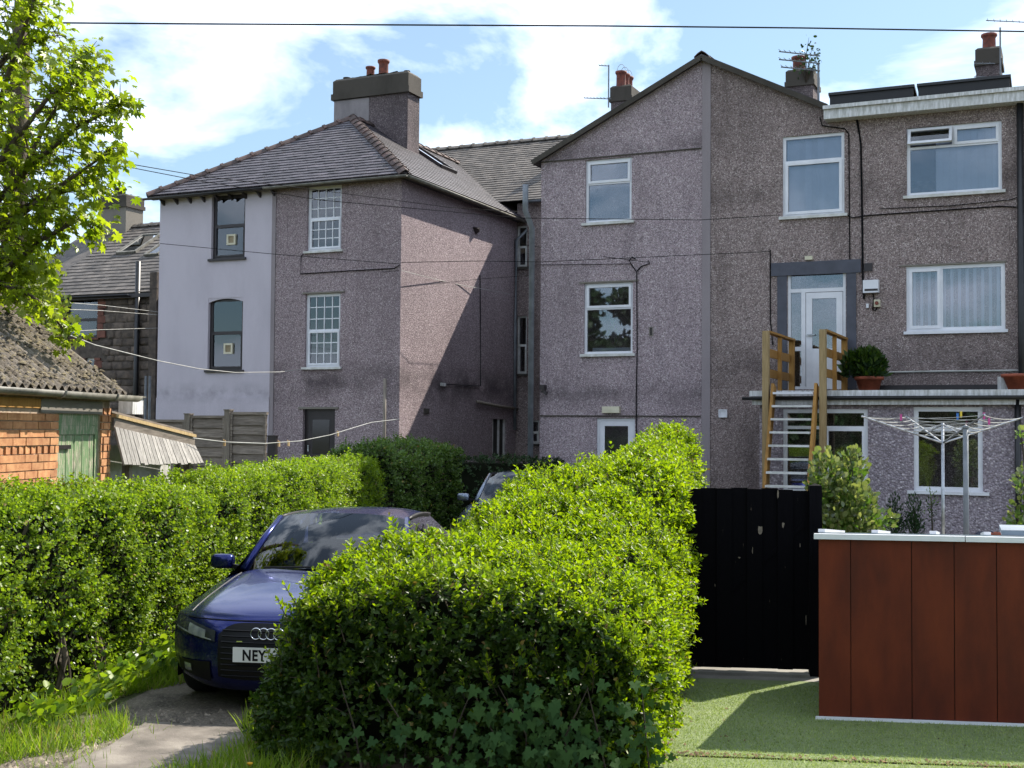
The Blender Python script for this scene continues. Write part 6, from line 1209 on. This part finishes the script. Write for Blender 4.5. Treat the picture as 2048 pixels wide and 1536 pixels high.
# ================================================================ SYCAMORE over the garage
tree = thing('sycamore_tree', 'sycamore with fresh yellow green leaves reaching over the garage roof', 'tree', GM @ Vector((-7.55, 13.35, 0)), 'trees')
tb = Vector((-7.55, 13.35, 0)); MB(GM).tube([tb, tb+Vector((.1, 0, 2)), tb+Vector((.25, -.1, 4)), tb+Vector((.3, -.15, 6)), tb+Vector((.35, -.2, 8.2))], [.22, .18, .15, .11, .05], 10).build('trunk', MAT['bark'], tree, True)
def gp(px, py, d): return np.array(GD(px-22-.06*max(px, 0), py, d))
limbs = [  # tips given where the photo shows the outer sprays
 [(-110, 900, 13), (-60, 640, 12.9), (30, 420, 12.8), (120, 250, 12.7), (200, 130, 12.6), (215, 110, 12.6)], [(-90, 620, 12.9), (0, 420, 12.8), (90, 330, 12.7), (180, 260, 12.5), (262, 215, 12.4), (285, 200, 12.4)], [(-80, 560, 12.9), (10, 470, 12.9), (110, 400, 12.6), (200, 340, 12.5), (262, 300, 12.5)], [(-80, 620, 13), (20, 560, 12.7), (110, 480, 12.6), (190, 440, 12.5), (225, 460, 12.5)], [(-60, 400, 13), (10, 250, 12.9), (50, 120, 12.7), (90, 20, 12.6), (110, -60, 12.6)], [(-70, 500, 13), (40, 300, 12.4), (130, 190, 12.2), (190, 160, 12.1)], [(-60, 300, 13), (0, 100, 12.9), (30, -40, 12.8)], [(-80, 600, 12.9), (0, 560, 12.6), (70, 580, 12.4), (130, 620, 12.3), (178, 690, 12.3)], [(-80, 520, 13), (60, 420, 12.9), (170, 380, 13), (250, 350, 13.1)], [(-40, 200, 13), (60, 90, 13), (150, 70, 13)], [(-80, 660, 12.9), (0, 560, 12.7), (60, 520, 12.5), (125, 540, 12.4)]]
LP, LD, TW = [], [], MB(GM)
for ln, li in enumerate(limbs):
    P_ = [gp(*q) for q in li]; rs = np.linspace(.045, .006, len(P_)); MB(GM).tube(P_, list(rs), 6).build('branch', MAT['bark'], tree, True)
    for i in range(len(P_)-1):
        for _ in range(14 if ln in (3, 7, 10) else 26):
            f = random.random(); p = P_[i]*(1-f)+P_[i+1]*f; fr_ = (i+f)/(len(P_)-1); spread = (.42*(1-fr_)+.10)*(.45 if ln in (3, 7, 10) else .85); q = p+rng.normal(size=3)*spread*np.array((.8, 1, .75)); TW.tube([p, (p+q)/2+np.array((0, 0, .03)), q], [.007, .005, .002], 3, False); LP.append(q); LD.append(norm((q-p)[None]+np.array([[.35, 0, -.35]]))[0])
LP, LD = np.array(LP), np.array(LD); tag(TW.build('twigs', MAT['bark'], tree, fix=False), kind='stuff')
# each twig end carries a rosette of leaves
nl = []
for rep in range(4): nl.append((LP+rng.normal(size=LP.shape)*.07, norm(LD+rand_unit(len(LP))*.9+np.array([0, 0, -.25])), np.tile([0, 0, 1.], (len(LP), 1))+rand_unit(len(LP))*.55, .055+.075*rng.random(len(LP))))
P_, D_, N_, S_ = [np.concatenate([a[i] for a in nl]) for i in range(4)]
pr = np.array([[(Vector(p).dot(GI @ RT)), Vector(p-np.array((0, 0, EYE))).dot(GI @ FW)] for p in P_]); vis = (pr[:, 0]/pr[:, 1] > -.42); order = np.argsort(-S_*vis)
syc_me = leaf_mesh('leaf', [(np.zeros((1, 3)), np.array([[0, 1., 0]]), np.array([[0, 0, 1.]]), np.array([1.]), 'sycamore', 1.0, 0)], [MAT['leaf_sycamore']])
for i in order[:290]:
    d = Vector(GM @ Vector(D_[i])); n_ = Vector(GM @ Vector(N_[i])); x = d.cross(n_).normalized(); zq = x.cross(d); w = GM @ Vector(P_[i]); meshobj('leaf', syc_me, tree, Matrix(((x.x, d.x, zq.x, w.x), (x.y, d.y, zq.y, w.y), (x.z, d.z, zq.z, w.z), (0,0,0,1))) @ Matrix.Scale(S_[i], 4))
o_ = order[290:]; tag(meshobj('crown', leaf_mesh('crown', [(to_world(P_[o_]), to_world(D_[o_]), to_world(N_[o_]), S_[o_], 'sycamore', 1.0, 0)], [MAT['leaf_sycamore']]), tree), kind='stuff')
# denser small leaved bush behind the garage
v = GD(20, 900, 14.2)
blob_shrub('hawthorn_bush', 'dense small leaved bush rising behind the garage roof', 'bush', [gc(40, 560, 14.2, .42, .5, .42), gc(85, 620, 14.2, .3, .4, .32), gc(-20, 620, 14.3, .5, .5, .6), gc(20, 500, 14.3, .35, .4, .3), gc(75, 680, 14.0, .3, .3, .25), gc(-40, 760, 14.3, .5, .5, .6)], 9000, .05, 'round', ['leaf_sycamore', 'leaf_small'], (v.x-.1, v.y, 0), young=.8)

# ================================================================ WIRES AND LINES
def wire(name, pts, r, mat, lab, cat='wire', group='overhead wires', sag=0): return one(MB().tube(pts, r, 5), name, MAT[mat], lab, cat, group)
def wpts(pts, d0, d1): n = len(pts); return [WD(x, y, d0+(d1-d0)*i/(n-1)) for i, (x, y) in enumerate(pts)]
wire('overhead_wire', wpts([(-160, 43), (0, 45), (400, 48), (800, 50), (1200, 52), (1600, 56), (2100, 64)], 15, 17), .011, 'cable_black', 'single black overhead wire crossing the whole sky near the top')
wire('telephone_wire', wpts([(-60, 250), (225, 322), (400, 352), (620, 378), (900, 415), (1062, 425)], 16, 31), .007, 'cable_black', 'upper telephone wire from the tree across the hipped roof eaves')
wire('telephone_wire', wpts([(-60, 262), (225, 328), (400, 362), (640, 400), (1040, 436), (1400, 440), (1560, 430)], 16, 23.2), .006, 'cable_black', 'telephone wire from the tree passing over the gable to the upper window')
wire('telephone_wire', wpts([(320, 487), (545, 508), (800, 528)], 30, 28.3), .007, 'cable_black', 'thin wire across the white render to the pebbledash corner')
wire('telephone_wire', wpts([(278, 580), (546, 560), (720, 548), (798, 541)], 33, 28.3), .006, 'cable_black', 'thin wire rising from the stone house pipe to the corner bracket')
wire('telephone_wire', wpts([(803, 541), (900, 566), (1020, 588)], 28.38, 33.7), .008, 'cable_white', 'pale cable sloping down across the sunlit flank wall')
wire('telephone_wire', wpts([(803, 525), (960, 522), (1080, 524), (1540, 503)], 28, 22.8), .006, 'cable_black', 'thin wire from the corner bracket over to the raised door')
wire('telephone_wire', wpts([(803, 575), (960, 558), (1060, 551)], 28.1, 33), .005, 'cable_black', 'faint lower wire across the sunlit flank wall')
wire('telephone_wire', wpts([(1040, 488), (1180, 510), (1300, 525)], 27, 24.6), .006, 'cable_black', 'wire from the gap to the loop above the gable window')
for y0, y1, lab in ((596, 624, 'upper of the three wires in front of the stone house window'), (612, 630, 'middle of the three wires in front of the stone house window'), (663, 656, 'lowest wire in front of the stone house window')): wire('service_wire', wpts([(60, y0+4), (200, (y0+y1)/2), (318, y1)], 16, 29), .005, 'cable_white', lab)
wire('drop_cable', wpts([(100, 655), (190, 690), (318, 722), (400, 738), (470, 745), (560, 744), (606, 738)], 14, 28.6), .007, 'cable_white', 'thick pale cable swooping from the tree down to the pebbledash house sill')
cl = one(MB().tube(wpts([(386, 876), (450, 884), (530, 887), (600, 882), (660, 870), (705, 856), (742, 845), (800, 838)], 15.0, 20.0), .006, 5), 'clothes_line', MAT['cable_white'], 'white clothes line sagging from the lean-to in front of the dark door', 'clothes line')
for px, py, lab in ((449, 884, 'wooden clothes peg on the line beside the fence post'), (558, 886, 'wooden clothes peg on the line at the fence end'), (577, 885, 'wooden clothes peg on the line left of the dark door'), (676, 866, 'wooden clothes peg on the line just past the dark door')):
    c = WD(px, py, 15+5*(px-386)/414); one(MB().box(c.x-.012, c.x+.012, c.y-.01, c.y+.01, c.z-.05, c.z+.025).box(c.x-.017, c.x-.0125, c.y-.008, c.y+.008, c.z-.045, c.z+.035), 'clothes_peg', MAT['peg_wood'], lab, 'clothes peg', 'pegs on the clothes line')
# ================================================================ AERIALS
def aerial(lab, px, ytop, ybot, booms, Y):
    t = thing('television_aerial', lab, 'aerial', WY(px, ybot, Y), 'aerials'); p = WY(px, ybot, Y); q = WY(px, ytop, Y); MB().tube([p, (p.x, Y, q.z)], .022, 6).build('mast', MAT['pipe_grey'], t)
    for (xa, ya), (xb, yb), n in booms:
        a, b = WY(xa, ya, Y-.02), WY(xb, yb, Y-.02); bo = MB().tube([a, b], .014, 5).build('boom', MAT['pipe_grey'], t)
        for i in range(n): c = a.lerp(b, (i+.3)/n); MB().tube([(c.x, c.y-.16, c.z), (c.x, c.y+.16, c.z+.03)], .007, 4).build('element', MAT['pipe_grey'], bo)
aerial('slim aerial with a long side boom beside the three pot chimney', 1217, 130, 215, [((1168, 196), (1222, 198), 8), ((1198, 131), (1217, 132), 3)], 35.2)
aerial('aerial with three stacked booms on the gable slope before the weedy chimney', 1637, 125, 250, [((1558, 103), (1640, 112), 8), ((1558, 119), (1640, 127), 8), ((1562, 134), (1640, 142), 8)], 24.1)
aerial('aerial mast standing beside the far right chimney', 2001, 55, 165, [((1972, 41), (2060, 45), 7), ((1948, 127), (1990, 127), 3), ((1948, 154), (1990, 154), 3)], 35.3)
# weed on the chimney
p = WY(1612, 165, yk-.05); wp = thing('chimney_weed', 'straggly leafy weed growing out of the chimney by the aerial', 'plant', p)
wl_ = []
for tx, ty in ((1618, 75), (1608, 100), (1630, 105), (1642, 120), (1606, 120), (1625, 90), (1638, 100), (1600, 130)): q = WY(tx, ty, yk-.1+random.uniform(-.2, .2)); m_ = (p+q)/2+Vector((random.uniform(-.1, .1), 0, 0)); MB().tube([p, m_, q], [.02, .012, .004], 4).build('stem', MAT['twig'], wp); wl_ += [np.array(m_.lerp(q, f)) for f in np.linspace(0, 1, 14)]
W_ = np.array(wl_)+rng.normal(size=(len(wl_), 3))*.09; tag(meshobj('foliage', leaf_mesh('foliage', [(W_, rand_unit(len(W_)), rand_unit(len(W_)), .06+.07*rng.random(len(W_)), 'round', .7, 0)], [MAT['leaf_dark']]), wp), kind='stuff')

# ================================================================ TREES behind the photographer (they show in the lower window panes)
def treeline():
    r = np.random.default_rng(21); parts = []; V, Fq, k = [], [], 0
    for i in range(13):
        x = -34+i*4.0+r.normal()*.7; y = -6.2-r.random()*3.5; h = 8.6+r.random()*1.5 if x < -15 else 4.6+r.random()*1.2
        for j in range(5):
            c = np.array([x+r.normal()*1.0, y+r.normal()*.8, h*(.28+.15*j)+r.normal()*.3]); R_ = np.array([1.9, 1.7, 1.35])*(1.05-.10*j); u = rand_unit(420); P = c+u*R_*(.75+.35*r.random(420))[:, None]
            parts.append((P, norm(u+rand_unit(420)*.9), u+rand_unit(420)*.5, .22+.2*r.random(420), 'round', .8, 0))
            g = [(math.cos(a)*math.cos(e), math.sin(a)*math.cos(e), math.sin(e)) for e in np.linspace(-1.4, 1.4, 6) for a in np.linspace(0, 2*math.pi, 9)[:-1]]; parts_v = c+np.array(g)*R_*.93; V.append(parts_v); Fq += [(k+a*8+b, k+a*8+(b+1) % 8, k+(a+1)*8+(b+1) % 8, k+(a+1)*8+b) for a in range(5) for b in range(8)]; k += len(g)
    lm = leaf_mesh('treeline', parts, [MAT['leaf_dark'], MAT['hedge_heart']]); o = meshobj('treeline', lm); tag(o, 'dark garden trees mirrored in the lower window panes', 'trees', kind='stuff')
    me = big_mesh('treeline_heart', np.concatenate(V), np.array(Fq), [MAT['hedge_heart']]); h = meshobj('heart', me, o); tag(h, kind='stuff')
treeline()
